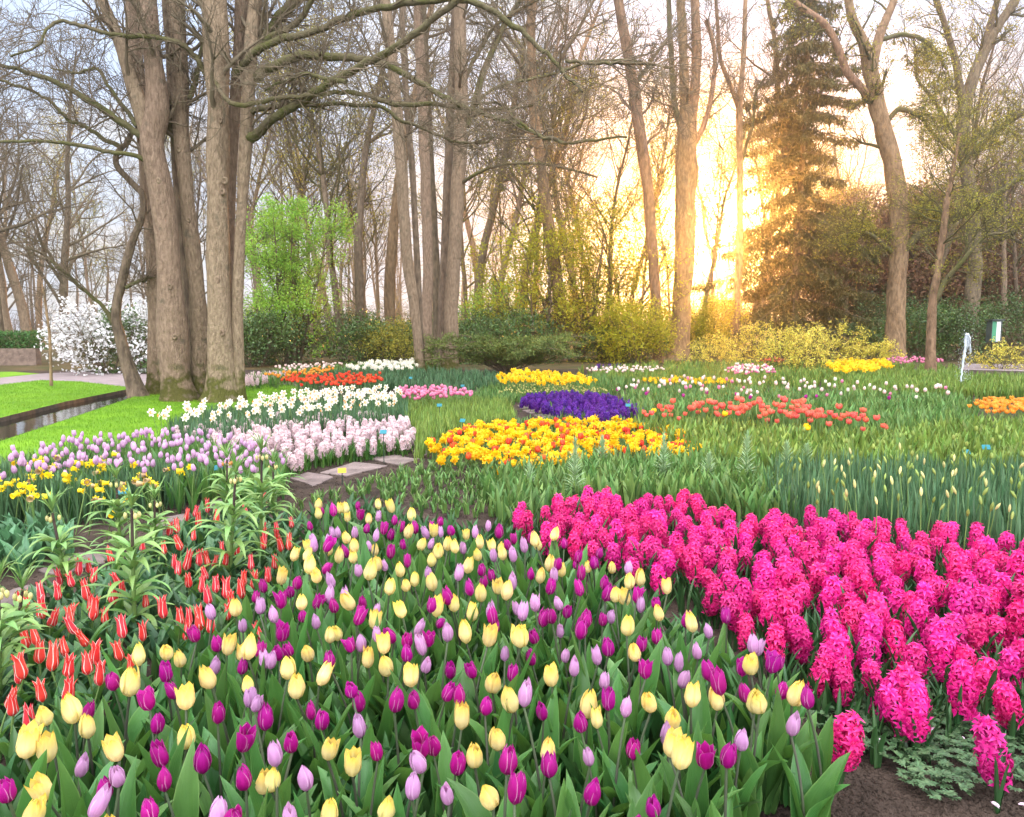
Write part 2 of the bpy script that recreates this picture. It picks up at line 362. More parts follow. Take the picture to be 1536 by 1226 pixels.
M['lemon'] = mat('lemon_daffodil_petal', (.92, .74, .03), (.88, .66, .02), 20, .5, trans=.3, rnd=.12, spec=.3)
M['buff'] = mat('withered_petal_tip', (.55, .40, .22), (.42, .28, .14), 20, .7, trans=.3, rnd=.15)
M['red'] = pet('red_petal', (.80, .075, .020), (.84, .11, .03))
M['coral'] = pet('coral_petal', (.80, .13, .085), (.84, .19, .12))
M['orange'] = pet('orange_petal', (.88, .34, .03), (.90, .42, .05))
M['rose'] = pet('rose_petal', (.76, .20, .36), (.82, .32, .46))
M['blush'] = pet('blush_white_petal', (.84, .62, .56), (.86, .72, .66))
M['greenb'] = mat('green_bud', (.22, .32, .06), (.30, .34, .08), 10, .5, trans=.25, rnd=.2)
M['paleb'] = mat('pale_yellow_bud', (.66, .58, .26), (.50, .46, .14), 10, .6, trans=.25, rnd=.2)
M['teal'] = mat('teal_tag', (.004, .17, .21), (.005, .14, .17), 4, .5, rnd=.08)
M['yelt'] = mat('yellow_tag', (.75, .43, .01), (.68, .38, .01), 4, .5, rnd=.0)
M['stake'] = mat('dark_stake', (.02, .045, .03), None, 4, .5, rnd=.0)
M['metal'] = mat('dark_green_metal', (.05, .065, .06), None, 4, .4, rnd=.0)
M['panelw'] = mat('white_panel', (.70, .72, .70), (.62, .65, .62), 3, .4, rnd=.0)
M['panelg'] = mat('green_panel', (.06, .30, .16), (.05, .24, .13), 3, .4, rnd=.0)
M['jet'] = mat('water_spray', (.80, .84, .88), (.70, .75, .80), 12, .15, trans=.5, rnd=.0)
M['petal'] = mat('fallen_petal', (.78, .62, .72), (.70, .50, .62), 20, .6, trans=.3, rnd=.1)

# ------------------------------------------------------------------ the setting
near_bank = [(-300, 735), (0, 663), (100, 630), (150, 613), (195, 598), (245, 583), (300, 573)]
far_bank = [(285, 567), (245, 576), (190, 585), (100, 603), (0, 628), (-300, 690)]
canal = np.vstack([gpoly(near_bank), gpoly(far_bank)])
def sheet(name, poly, z, m, holes=(), k='structure'):
    loops = [[Vector((*p, 0)) for p in poly]] + [[Vector((*p, 0)) for p in h] for h in holes]
    pts = np.vstack([np.asarray(poly)] + [np.asarray(h) for h in holes])
    tri = tessellate_polygon(loops); mb = MB(); f = []
    for a, b, c in tri:
        u = pts[b] - pts[a]; v = pts[c] - pts[a]
        f.append((a, b, c) if u[0] * v[1] - u[1] * v[0] > 0 else (a, c, b))
    mb.add(z3(pts, z), f)
    return kind(mb.build(name, m, smooth=False), k)
S = 420.0
sheet('ground', [(-S, -S), (S, -S), (S, S), (-S, S)], 0.0, M['soil'], [canal])
def bank():
    mb = MB(); c = canal; n = len(c); v = np.vstack([z3(c, 0.012), z3(c, -.6)])
    mb.add(v, [(i, (i + 1) % n, n + (i + 1) % n, n + i) for i in range(n)])
    kind(mb.build('canal_bank', M['brick'], smooth=False), 'structure')
bank()
sheet('canal_water', canal * 1.0, -.07, M['water'])
sheet('forest_ground', [(-150, 27.5), (-26, 25), (-16, 27.5), (9, 28), (18, 30), (150, 36), (150, 200), (-150, 200)], .004, M['litter'])
lawn_px = [(-300, 735), (0, 663), (100, 630), (150, 613), (195, 598), (245, 583), (300, 573), (345, 565), (380, 571), (440, 579), (470, 590), (430, 605), (300, 650), (250, 665), (0, 715), (-300, 800)]
sheet('lawn', gpoly(lawn_px), .008, M['lawn'])
lawn2_px = [(-300, 690), (0, 628), (100, 603), (190, 585), (190, 581), (120, 573), (60, 571), (0, 578), (-300, 600)]
sheet('lawn', gpoly(lawn2_px), .008, M['lawn'])
sheet('lawn', gpoly([(-300, 575), (0, 567), (60, 561), (20, 558), (-300, 560)]), .008, M['lawn'])
sheet('path', gpoly([(-300, 600), (0, 578), (60, 571), (120, 573), (190, 581), (245, 576), (260, 563), (120, 558), (60, 561), (0, 567), (-300, 575)]), .006, M['path'])
sheet('path', gpoly([(1440, 555), (1700, 562), (1700, 553), (1536, 547), (1450, 546)]), .010, M['path'])
rg = np.random.default_rng(5)
def grass(px, n, name='lawn_grass'):
    mb = MB(); p = strew(px, 0, n, rg)
    leaf_batch(mb, z3(p, .006), rg.random(n) * 6.28, rg.uniform(.025, .05, n), .006, .1, .7, 0, nu=2, nv=3)
    kind(mb.build(name, M['blade']), 'stuff')
grass([q for q in lawn_px if q[0] > -250] + [(-100, 735), (-60, 690)], 26000)
grass([q for q in lawn2_px if q[0] > -250], 9000)

# ------------------------------------------------------------------ trees
def trunk_tube(mb, path, rad, sides=18, flare=.5, lump=.06, seed=0, mat=0):
    r = np.random.default_rng(seed); n = len(path)
    T = np.gradient(path, axis=0); T /= np.linalg.norm(T, axis=1, keepdims=True)
    A = np.cross(T, np.array([0, 1.0, 0])); A /= np.linalg.norm(A, axis=1, keepdims=True); B = np.cross(T, A)
    an = np.arange(sides) * 2 * math.pi / sides
    h = path[:, 2] - path[0, 2]
    rr = np.repeat(np.asarray(rad)[:, None], sides, 1)
    lob = sum(np.cos(k * an + r.random() * 6.3) for k in (3, 5)) * .5
    rr = rr * (1 + flare * np.exp(-np.maximum(h, 0) / .20)[:, None] * (1 + .5 * lob[None])) 
    for _ in range(7):
        k = r.integers(1, 5); f = r.uniform(.5, 4); rr = rr * (1 + lump * .4 * np.sin(k * an[None] + f * h[:, None] + r.random() * 6.3))
    V = path[:, None] + rr[..., None] * (A[:, None] * np.cos(an)[None, :, None] + B[:, None] * np.sin(an)[None, :, None])
    i = np.arange(n - 1)[:, None] * sides; j = np.arange(sides)[None]; j2 = (j + 1) % sides
    mb.add(V.reshape(-1, 3), np.stack([i + j, i + j2, i + sides + j2, i + sides + j], 2).reshape(-1, 4), mat)

def rot_about(v, ax, a):
    return v * math.cos(a) + np.cross(ax, v) * math.sin(a) + ax * np.dot(ax, v) * (1 - math.cos(a))
def side_dir(d, ang, rng):
    r = rng.normal(size=3); a = np.cross(d, r); a /= np.linalg.norm(a) + 1e-9
    return rot_about(d, a, ang)
NSEG = {0: 10, 1: 8, 2: 6, 3: 5, 4: 4}
def grow(T, tips, p, d, Ln, r, lvl, top, rng, n_ch, wig=.16, up=.06, ang=(.45, 1.0), ratio=(.45, .7), t0=.25, tmat=0, rmin=.0035):
    """one branch and, down to level TOP, its side branches"""
    n = NSEG[min(lvl, 4)] + 1; pts = np.zeros((n, 3)); pts[0] = p; d = d / np.linalg.norm(d); D = [d]; s = Ln / (n - 1)
    nz = rng.normal(size=(n, 3)) * wig
    for i in range(1, n):
        d = d + nz[i]; d[2] += up; d /= math.sqrt(d @ d); pts[i] = pts[i - 1] + d * s; D.append(d)
    rad = np.maximum(r * (1 - .78 * np.linspace(0, 1, n) ** .9), rmin)
    T.add(pts, rad, {0: 8, 1: 6, 2: 4}.get(lvl, 3), tmat)
    if lvl >= top:
        tips.append(pts[-1]); tips.append(pts[n // 2]); return
    k = n_ch[min(lvl, len(n_ch) - 1)]; k = max(1, int(k * rng.uniform(.75, 1.25) + .5))
    for t in np.sort(rng.uniform(t0, 1.0, k)):
        i = min(int(t * (n - 1)), n - 2); f = t * (n - 1) - i
        q = pts[i] * (1 - f) + pts[i + 1] * f; rr = rad[i] * (1 - f) + rad[i + 1] * f
        grow(T, tips, q, side_dir(D[i], rng.uniform(*ang), rng), Ln * rng.uniform(*ratio) * (1.1 - .45 * t), max(rr * rng.uniform(.45, .7), rmin), lvl + 1, top, rng, n_ch, wig * 1.12, up, ang, ratio, .2, tmat, rmin)
    tips.append(pts[-1])

def sprout(T, tips, path, rad, k, rng, Ln=(1.0, 2.5), top=2, n_ch=(6, 5, 4), t0=.25, ang=(.5, 1.1), up=.05, rs=.30, rmin=.004, wig=.17):
    n = len(path)
    for t in rng.uniform(t0, 1, k):
        i = min(int(t * (n - 1)), n - 2); d = path[i + 1] - path[i]; d = d / np.linalg.norm(d)
        grow(T, tips, path[i], side_dir(d, rng.uniform(*ang), rng), rng.uniform(*Ln), max(rad[i] * rs, .012), 3 - top if top < 3 else 0, 3, rng, {3: n_ch, 2: (0,) + tuple(n_ch), 1: (0, 0) + tuple(n_ch)}[top], wig=wig, up=up, ang=(.4, 1.0), t0=.2, rmin=rmin)

def px_path(pp, Y, dY=0.0):
    """[(px, py, width px)] at distance Y (drifting by dY) -> centre line and radii"""
    m = len(pp); o = []; r = []
    for i, (a, b, wd) in enumerate(pp):
        y = Y + dY * i / max(m - 1, 1); o.append(P(a, b, y)); r.append(wd * pxm(y) * .5)
    return np.column_stack([np.array(o), r])

def hero(name, label, trunks, limbs=(), Y=15.0, seed=1, bark='bark', lbark='barkg', group=None, crown=(10, 2, (6, 5, 4)), limb_twigs=8, Ln=(1.0, 2.4), leaf=None, n_leaf=0, lsize=.03, cat='tree', ext=9.0, rmin=.004, twig='twig', flare=.5, knots=()):
    """a tree seen close: trunk(s), each limb and a crown of twigs, at real size and place"""
    rng = np.random.default_rng(seed)
    base = px_path(trunks[0], Y)[0, :3].copy(); base[2] = 0
    t = thing(name, label, cat, base, 0, group)
    T = Tubes(); tips = []
    for i, tr in enumerate(trunks):
        g = px_path(tr, Y + (0 if i == 0 else 0)); 
        if i == 0: g[0, 2] = min(g[0, 2], -.05)
        # carry on upwards beyond the picture
        if tr[-1][1] < 20 and ext:
            d = g[-1, :3] - g[-2, :3]; d /= np.linalg.norm(d)
            for e in (.35, .7, 1.0): g = np.vstack([g, np.append(g[-1, :3] + d * ext * .35 + rng.normal(size=3) * .15, g[-1, 3] * .62)])
        s = smooth_path(g, max(24, int(12 * len(g)))); pth, rad = s[:, :3], np.maximum(s[:, 3], .008)
        mb = MB(); trunk_tube(mb, pth - base, rad, 18 if i == 0 else 12, flare if i == 0 else 0, .07, seed + i)
        mb.build('trunk' if i == 0 else 'limb', M[bark], t)
        if crown: sprout(T, tips, pth - base, rad, int(crown[0] * 1.25), rng, Ln, crown[1], crown[2], t0=.42 if i == 0 else .25, rmin=rmin)
    for lb in limbs:
        pp, dY = lb[0], (lb[1] if len(lb) > 1 else 0.0); Y0 = lb[2] if len(lb) > 2 else Y
        g = px_path(pp, Y0, dY); s = smooth_path(g, 6 * len(g)); pth, rad = s[:, :3], np.maximum(s[:, 3], .006)
        pth = pth + np.cumsum(rng.normal(size=pth.shape) * .012, axis=0)
        mb = MB(); trunk_tube(mb, pth - base, rad, 9, 0, .12, seed + 77 + len(pth)); mb.build('limb', M[lbark], t)
        sprout(T, tips, pth - base, rad, int(limb_twigs * 1.8), rng, (Ln[0] * .5, Ln[1] * .8), 2, (6, 5), t0=.15, rmin=rmin, up=.02, wig=.2)
    mb = MB(); T.flush(mb)
    if leaf and tips:
        tp = np.array(tips); c = tp[rng.integers(0, len(tp), n_leaf)] + rng.normal(size=(n_leaf, 3)) * .10
        leaf_cloud(mb, c, lsize, rng, 1)
        mb.build('crown', [M[twig], M[leaf]], t)
    elif mb.n: mb.build('crown', M[twig], t)
    tr = [c for c in t.children if c.name.split('.')[0] == 'trunk'][0]
    for kx, ky, kw in knots:
        g = px_path(trunks[0], Y); dd = np.abs(np.array([q[1] for q in trunks[0]]) - ky); rr = g[dd.argmin(), 3]
        c = P(kx, ky, Y - rr * .97) - base; k = kw * pxm(Y) * .5; an = np.arange(12) * math.pi / 6; mb = MB(); V = []
        for sc, oy in ((1.0, .03), (.85, -.015), (.6, -.022), (.35, -.006), (.05, .008)): V.append(c + np.column_stack([np.cos(an) * k * sc * .85, np.full(12, oy), np.sin(an) * k * sc * 1.15]) + rng.normal(size=(12, 3)) * .003)
        i = np.arange(4)[:, None] * 12; j = np.arange(12)[None]; j2 = (j + 1) % 12
        mb.add(np.vstack(V), np.stack([i + j, i + j2, i + 12 + j2, i + 12 + j], 2).reshape(-1, 4)); mb.build('knot', M[bark], tr)
    return t

# the clump on the lawn at the canal
hero('clump_tree', 'pale thick forked trunk leaning over the canal, in front of the clump on the lawn',
     [[(270, 606, 46), (262, 560, 44), (258, 500, 42), (255, 420, 35), (251, 370, 33), (240, 280, 33), (229, 215, 34), (236, 160, 30), (227, 70, 27), (219, 0, 25), (214, -60, 24)],
      [(229, 225, 26), (214, 170, 24), (200, 128, 21), (184, 76, 18), (166, 30, 16), (150, -10, 14)]],
     [([(226, 212, 11), (192, 185, 10), (154, 158, 9), (96, 123, 7.5), (45, 103, 6), (0, 91, 5), (-60, 70, 4)], -1.2),
      ([(224, 246, 9), (202, 235, 7), (147, 226, 6.5), (96, 219, 5.5), (45, 216, 4.5), (0, 212, 4), (-60, 205, 3)], -1.5),
      ([(205, 190, 7), (188, 165, 6), (165, 125, 5), (150, 105, 4.5), (120, 106, 3.5), (80, 100, 2.5)], .8)],
     Y=15.6, seed=3, crown=(12, 2, (6, 5, 4)), knots=((238, 271, 9), (255, 430, 10), (262, 505, 9)))
hero('clump_tree', 'smooth slim trunk at the back of the clump beside the canal',
     [[(237, 592, 30), (236, 500, 26), (232, 380, 24), (222, 290, 20), (214, 200, 19), (204, 100, 20), (197, 0, 18), (192, -60, 16)]], [], Y=17.2, seed=4, crown=(10, 2, (6, 5, 4)))
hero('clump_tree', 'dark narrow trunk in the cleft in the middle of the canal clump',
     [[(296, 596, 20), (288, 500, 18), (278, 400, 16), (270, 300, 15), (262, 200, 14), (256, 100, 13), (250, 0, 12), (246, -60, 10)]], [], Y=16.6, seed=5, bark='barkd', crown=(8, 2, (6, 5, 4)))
hero('clump_tree', 'tawny trunk with cut stubs standing in the middle of the canal clump',
     [[(303, 600, 34), (302, 540, 30), (296, 440, 23), (289, 377, 21), (279, 280, 20), (272, 205, 23), (269, 86, 23), (264, 0, 23), (261, -60, 22)]],
     [([(268, 225, 11), (258, 190, 10), (252, 165, 10), (250, 155, 9)], -.1), ([(282, 150, 8), (290, 120, 8), (297, 90, 6), (300, 60, 5)], .5)], Y=16.1, seed=6, crown=(9, 2, (6, 5, 4)), knots=((268, 224, 10), (283, 330, 8)))
hero('clump_tree', 'broad scarred trunk with knots, nearest the daffodils of the canal clump',
     [[(332, 600, 46), (331, 550, 40), (330, 480, 35), (327, 377, 31), (327, 250, 31), (327, 170, 30), (325, 103, 33), (322, 0, 34), (320, -60, 32)]],
     [([(310, 112, 8), (291, 86, 7), (267, 70, 6.5), (223, 62, 6), (185, 60, 5.5), (144, 45, 5), (96, 38, 4.5), (80, 55, 4), (62, 78, 3.5), (27, 92, 3)], -1.0),
      ([(312, 95, 7), (320, 115, 6.5), (332, 132, 6.5), (349, 148, 7), (404, 140, 6.5), (445, 135, 6.5), (500, 133, 6.5), (555, 137, 7), (592, 147, 7), (640, 147, 6), (690, 152, 5), (740, 155, 4), (800, 148, 3)], -2.0)],
     Y=15.4, seed=7, crown=(12, 2, (6, 5, 4)), knots=((337, 271, 11), (334, 288, 9), (331, 180, 9), (326, 420, 10), (333, 500, 9)))
hero('clump_tree', 'slender grey trunk close beside the broad scarred one in the clump',
     [[(347, 594, 17), (346, 480, 14), (345, 377, 12), (348, 250, 13), (352, 171, 15), (358, 80, 17), (364, 0, 20), (368, -60, 19)]], [], Y=15.9, seed=8, crown=(8, 2, (6, 5, 4)))
F_limbs = [
    ([(374, 208, 16), (390, 196, 14), (411, 184, 13), (455, 164, 12.5), (486, 141, 12), (520, 121, 11), (560, 101, 10.5), (603, 75, 10), (657, 35, 9), (700, 2, 8.5), (745, -35, 8)], -2.5),
    ([(383, 118, 13), (396, 104, 12), (411, 96, 11.5), (455, 82, 11), (505, 84, 10), (555, 91, 9), (596, 104, 8.5), (637, 128, 8.5), (671, 147, 8), (719, 168, 7.5), (770, 183, 6.5), (815, 201, 5.5), (850, 210, 5), (905, 200, 4), (950, 195, 3)], -3.0),
    ([(352, 112, 10), (377, 90, 9), (428, 63, 9), (473, 55, 8.5), (505, 40, 8.5), (544, 24, 9), (603, 12, 8.5), (655, 4, 8), (702, 6, 8), (753, 21, 7.5), (794, 45, 7), (829, 75, 6), (849, 92, 6), (870, 112, 5), (893, 136, 4)], -3.0),
    ([(381, 78, 16), (411, 38, 15), (442, -2, 14), (465, -40, 12)], 0.5),
    ([(385, 74, 12), (416, 52, 10), (445, 38, 8.5), (476, -2, 7), (500, -40, 6)], -.5),
    ([(374, 170, 9), (392, 162, 8), (430, 152, 7), (470, 150, 6.5), (520, 146, 6), (570, 150, 6), (600, 172, 5), (640, 188, 4.5), (680, 204, 4), (720, 208, 3.5), (745, 200, 3)], -1.0),
    ([(520, 122, 7), (470, 112, 5), (430, 120, 4), (395, 140, 3)], .6, 14.2),
    ([(838, 210, 5), (805, 200, 4), (770, 172, 4), (745, 152, 3.5), (700, 160, 3)], .6, 12.6),
    ([(849, 92, 5), (905, 95, 4.5), (950, 98, 4), (1010, 105, 3)], -.6, 12.6)]
hero('clump_tree', 'mossy trunk of the canal clump whose long limbs reach across to the sun',
     [[(357, 596, 20), (356, 500, 17), (357, 420, 16), (361, 342, 15), (366, 260, 16), (371, 200, 18), (373, 130, 18), (378, 60, 20), (383, 0, 18), (388, -60, 17)]],
     F_limbs, Y=15.5, seed=9, bark='bark', crown=(10, 2, (6, 5, 4)), limb_twigs=11)
# thin leaning tree in front of the magnolia
hero('leaning_tree', 'thin crooked tree leaning out of the canal bank before the white magnolia',
     [[(209, 600, 26), (199, 570, 21), (190, 545, 18), (180, 505, 15), (174, 479, 14), (176, 450, 13), (181, 432, 13), (187, 405, 12), (194, 378, 11), (202, 353, 10), (211, 332, 10), (215, 312, 9), (213, 291, 9), (206, 283, 9), (190, 266, 8.5), (176, 250, 8.5), (174, 234, 8.5), (182, 222, 8), (193, 212, 7), (199, 190, 5)]],
     [([(178, 220, 7), (150, 205, 6), (123, 192, 6), (104, 182, 5.5), (82, 158, 4.5), (50, 135, 4), (20, 123, 3.5), (-20, 110, 3)], -.8),
      ([(180, 505, 8), (150, 460, 6), (110, 425, 5), (75, 395, 4), (40, 375, 3)], -.5), ([(187, 432, 6), (205, 418, 5), (222, 410, 4)], .3)],
     Y=16.6, seed=10, bark='barkd', crown=(8, 2, (6, 5, 4)), ext=0, flare=.35)
hero('sapling', 'slim young sapling standing alone on the lawn across the canal',
     [[(77, 583, 4.5), (76, 540, 4), (74, 500, 4), (70, 470, 3.5), (66, 440, 3), (60, 415, 2)]], [], Y=19.5, seed=11, bark='barkw', crown=(8, 1, (4, 3)), Ln=(.5, 1.0), ext=0, flare=.1)
# middle clump
MID = 26.0
hero('slender_tree', 'leaning thin tree at the near side of the middle group by the juniper',
     [[(632, 556, 15), (626, 510, 14), (620, 450, 15), (612, 400, 16), (606, 320, 17), (600, 220, 17), (594, 150, 17), (586, 70, 15), (578, 0, 14), (573, -60, 12)]], [], Y=25.2, seed=12, bark='bark', crown=(12, 2, (6, 5, 4)), rmin=.006)
hero('slender_tree', 'dark thin trunk touching the leaning tree of the middle group',
     [[(633, 556, 11), (630, 500, 10), (628, 445, 10), (625, 380, 9), (620, 280, 9), (612, 180, 9), (606, 80, 8), (602, -40, 7)]], [], Y=25.8, seed=13, bark='barkd', crown=(8, 2, (6, 5, 4)), rmin=.006)
hero('slender_tree', 'pale upright grey trunk in the centre of the middle group of trees',
     [[(640, 540, 20), (640, 480, 17), (642, 400, 15), (639, 300, 15), (636, 205, 15), (631, 100, 14), (626, 0, 13), (623, -60, 12)]], [], Y=27, seed=14, crown=(12, 2, (6, 5, 4)), rmin=.006)
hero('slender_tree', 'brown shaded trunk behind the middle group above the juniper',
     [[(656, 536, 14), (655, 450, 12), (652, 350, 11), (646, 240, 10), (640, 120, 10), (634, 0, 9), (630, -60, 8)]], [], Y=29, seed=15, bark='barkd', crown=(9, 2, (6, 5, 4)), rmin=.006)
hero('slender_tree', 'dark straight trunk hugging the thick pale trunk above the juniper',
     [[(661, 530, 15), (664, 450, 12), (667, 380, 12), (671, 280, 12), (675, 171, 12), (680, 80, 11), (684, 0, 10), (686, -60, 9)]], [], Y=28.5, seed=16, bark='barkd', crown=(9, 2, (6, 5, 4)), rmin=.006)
hero('slender_tree', 'thick pale trunk with a long low branch over the juniper shrub',
     [[(675, 530, 24), (677, 470, 21), (680, 400, 20), (685, 320, 20), (689, 240, 20), (692, 150, 19), (690, 60, 18), (691, 0, 17), (692, -60, 16)]],
     [([(690, 280, 5), (700, 268, 5), (730, 253, 4.5), (770, 244, 4), (830, 246, 3.5), (900, 262, 3)], -1.5), ([(700, 190, 10), (725, 110, 9), (752, 45, 8), (780, 0, 7), (800, -40, 6)], .6), ([(694, 130, 7), (715, 85, 6), (745, 40, 5), (790, 10, 5), (830, -10, 4)], .4),
      ([(690, 200, 5), (702, 170, 5), (740, 132, 4.5), (790, 118, 4.5), (840, 105, 4.5), (880, 94, 4), (930, 92, 3.5), (980, 100, 3)], -1.0)],
     Y=27.5, seed=17, crown=(14, 2, (6, 5, 4)), rmin=.006, knots=((684, 340, 6), (679, 430, 6)), limb_twigs=9)
# trees towards the sun
hero('sunlit_tree', 'tall curving trunk just before the sun, forked high up',
     [[(988, 543, 18), (987, 510, 15), (983, 440, 15), (979, 380, 15), (974, 310, 16), (969, 260, 16), (960, 200, 17), (950, 130, 16), (940, 70, 15), (929, 10, 14), (920, -50, 13)]], [([(950, 130, 6), (975, 95, 5), (1000, 60, 4), (1030, 20, 3)], .4)], Y=34, seed=18, bark='barkw', crown=(14, 2, (6, 5, 4)), rmin=.008)
hero('sunlit_tree', 'stout double-stemmed tree right beside the glowing sun',
     [[(1018, 535, 34), (1020, 500, 29), (1023, 440, 28), (1027, 380, 30), (1028, 300, 30), (1030, 215, 28), (1027, 140, 14), (1024, 60, 13), (1021, 0, 12), (1018, -60, 10)],
      [(1034, 230, 18), (1038, 180, 15), (1044, 110, 14), (1044, 50, 13), (1042, 0, 12), (1042, -50, 11)], [(1034, 225, 12), (1055, 190, 8), (1068, 140, 7), (1072, 80, 6), (1060, 30, 6)]],
     [([(1026, 215, 10), (1012, 150, 8), (1008, 90, 8), (1004, 20, 7), (1002, -40, 6)], .6)], Y=37, seed=19, bark='barkw', crown=(12, 2, (6, 5, 4)), rmin=.008)
hero('sunlit_tree', 'slim forked tree between the sun and the spruce',
     [[(1103, 520, 13), (1105, 450, 11), (1109, 377, 9.5), (1110, 300, 9), (1110, 240, 9), (1109, 160, 9), (1115, 90, 7), (1118, 10, 6), (1120, -50, 5)], [(1109, 165, 7), (1094, 125, 6.5), (1080, 85, 6), (1076, 30, 5), (1070, -30, 4)]],
     [([(1110, 250, 5), (1128, 190, 4), (1134, 140, 3.5), (1150, 112, 3)], .4)], Y=40, seed=20, bark='barkw', crown=(8, 2, (5, 4, 4)), rmin=.008)
# right-hand trees
hero('gnarled_tree', 'great spreading tree with a thick reddish trunk behind the yellow shrubs',
     [[(1340, 535, 34), (1342, 510, 29), (1345, 450, 26), (1347, 400, 25), (1349, 342, 24), (1346, 290, 26), (1338, 240, 25), (1325, 195, 24), (1314, 154, 22), (1306, 105, 20), (1296, 66, 15), (1278, 26, 12), (1268, -20, 11)],
      [(1306, 112, 14), (1318, 58, 13), (1330, 28, 12), (1342, -5, 11), (1350, -50, 10)], [(1308, 150, 12), (1288, 128, 11), (1270, 108, 11), (1256, 68, 10), (1238, 38, 10), (1218, 22, 9), (1198, 8, 8)]],
     [([(1350, 385, 15), (1362, 368, 13), (1380, 354, 12), (1410, 339, 11), (1440, 327, 10), (1458, 318, 9), (1495, 296, 8), (1536, 268, 7), (1570, 250, 6)], -1.5),
      ([(1338, 379, 8), (1322, 366, 6), (1304, 353, 5.5), (1283, 348, 5), (1262, 356, 3.5)], -.5), ([(1352, 340, 6), (1375, 330, 5), (1395, 315, 4.5), (1370, 290, 3.5)], -.5),
      ([(1325, 190, 7), (1350, 165, 6), (1385, 180, 5), (1400, 200, 4), (1440, 235, 3.5)], -.7), ([(1318, 60, 7), (1360, 50, 6), (1400, 70, 5), (1420, 100, 4)], .5)],
     Y=33, seed=21, bark='barkw', crown=(14, 2, (6, 5, 4)), limb_twigs=12, leaf='bud', n_leaf=18000, lsize=.095, rmin=.007, twig='twigg')
hero('thin_tree', 'thin pale-barked tree standing in the bed before the fountain',
     [[(1396, 566, 16), (1396, 530, 14), (1397, 490, 13), (1400, 450, 12), (1408, 395, 10), (1413, 360, 9.5), (1420, 308, 9), (1426, 275, 7), (1432, 240, 5), (1440, 200, 4)]],
     [([(1402, 452, 9), (1418, 425, 8), (1436, 400, 7), (1452, 380, 6), (1480, 355, 5), (1510, 350, 4), (1540, 330, 3)], -1.0), ([(1426, 270, 5), (1450, 235, 4), (1480, 200, 3)], .4)],
     Y=23.5, seed=22, bark='barkw', crown=(16, 2, (6, 5, 4)), leaf='bud', n_leaf=8000, lsize=.055, ext=0, limb_twigs=14, twig='twigg', flare=.2)
hero('gnarled_tree', 'dark leaning tree with upswept limbs behind the information case',
     [[(1455, 500, 24), (1457, 470, 21), (1461, 420, 20), (1462, 380, 19), (1458, 320, 19), (1450, 250, 18), (1443, 200, 18), (1450, 150, 17), (1462, 110, 16), (1480, 70, 14), (1500, 35, 13), (1522, 0, 12), (1540, -40, 11)],
      [(1448, 180, 12), (1440, 130, 11), (1430, 80, 9), (1415, 30, 8), (1400, -10, 7)], [(1466, 100, 9), (1482, 50, 9), (1496, 0, 8), (1505, -40, 7)]],
     [([(1450, 250, 8), (1480, 210, 7), (1510, 185, 6), (1550, 160, 5)], -.5), ([(1452, 230, 8), (1425, 190, 6), (1400, 150, 5), (1375, 120, 4), (1370, 80, 3)], .5)],
     Y=38, seed=23, bark='barkd', crown=(16, 2, (6, 5, 4)), limb_twigs=12, leaf='bud', n_leaf=12000, lsize=.10, rmin=.008, twig='twigg')

# the wood: a few kinds of bare tree, each copied with its trunk and crown
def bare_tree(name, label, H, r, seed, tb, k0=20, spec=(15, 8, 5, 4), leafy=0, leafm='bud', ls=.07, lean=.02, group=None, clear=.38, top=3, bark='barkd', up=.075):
    rng = np.random.default_rng(seed)
    t = thing(name, label, 'tree', (0, 0, 0), 0, group)
    n = 16; pth = np.zeros((n, 3)); d = np.array([lean * rng.normal(), lean * rng.normal(), 1.0])
    pth[0, 2] = -.1
    for i in range(1, n):
        d = d + rng.normal(size=3) * .055; d[2] = max(d[2], .9); d /= np.linalg.norm(d); pth[i] = pth[i - 1] + d * H * .93 / (n - 1)
    rad = r * (1 - .85 * np.linspace(0, 1, n) ** 1.1)
    s = smooth_path(np.column_stack([pth, rad]), 40); pth, rad = s[:, :3], s[:, 3]
    mb = MB(); trunk_tube(mb, pth, rad, 10, .5, .08, seed); mb.build('trunk', M[bark], t)
    T = Tubes(); tips = []
    for q in np.sort(rng.uniform(clear, 1, k0)):
        i = min(int(q * 39), 38); dd = pth[i + 1] - pth[i]; dd /= np.linalg.norm(dd)
        grow(T, tips, pth[i], side_dir(dd, rng.uniform(.5, 1.0), rng), H * rng.uniform(.20, .34) * (1.25 - .7 * q), max(rad[i] * .5, .03), 1, top, rng, spec, wig=.13, up=up, ratio=(.4, .62), rmin=.008)
    mb = MB(); T.flush(mb)
    if leafy:
        tp = np.array(tips); c = tp[rng.integers(0, len(tp), leafy)] + rng.normal(size=(leafy, 3)) * .25
        leaf_cloud(mb, c, ls, rng, 1)
    mb.build('crown', [M[tb]] + ([M[leafm]] if leafy else []), t)
    return t
WOOD = 'bare trees of the wood'
protos = [bare_tree('bare_tree', '', 23, .26, 31, 'twig', group=WOOD), bare_tree('bare_tree', '', 21, .20, 32, 'twig', group=WOOD, clear=.30, bark='bark'),
          bare_tree('bare_tree', '', 25, .30, 33, 'twig', group=WOOD, clear=.42, k0=21, bark='barkw'), bare_tree('bare_tree', '', 19, .17, 34, 'twigg', group=WOOD, leafy=6500, ls=.10, clear=.22, bark='barkd'),
          bare_tree('bare_tree', '', 17, .24, 35, 'twig', group=WOOD, clear=.16, k0=22, up=.03, bark='barkd'), bare_tree('bare_tree', '', 15, .10, 36, 'twigg', group=WOOD, leafy=4500, ls=.10, clear=.18, bark='bark')]
wr = np.random.default_rng(77)
spots = []   # photo x of the trunk foot, distance, kind
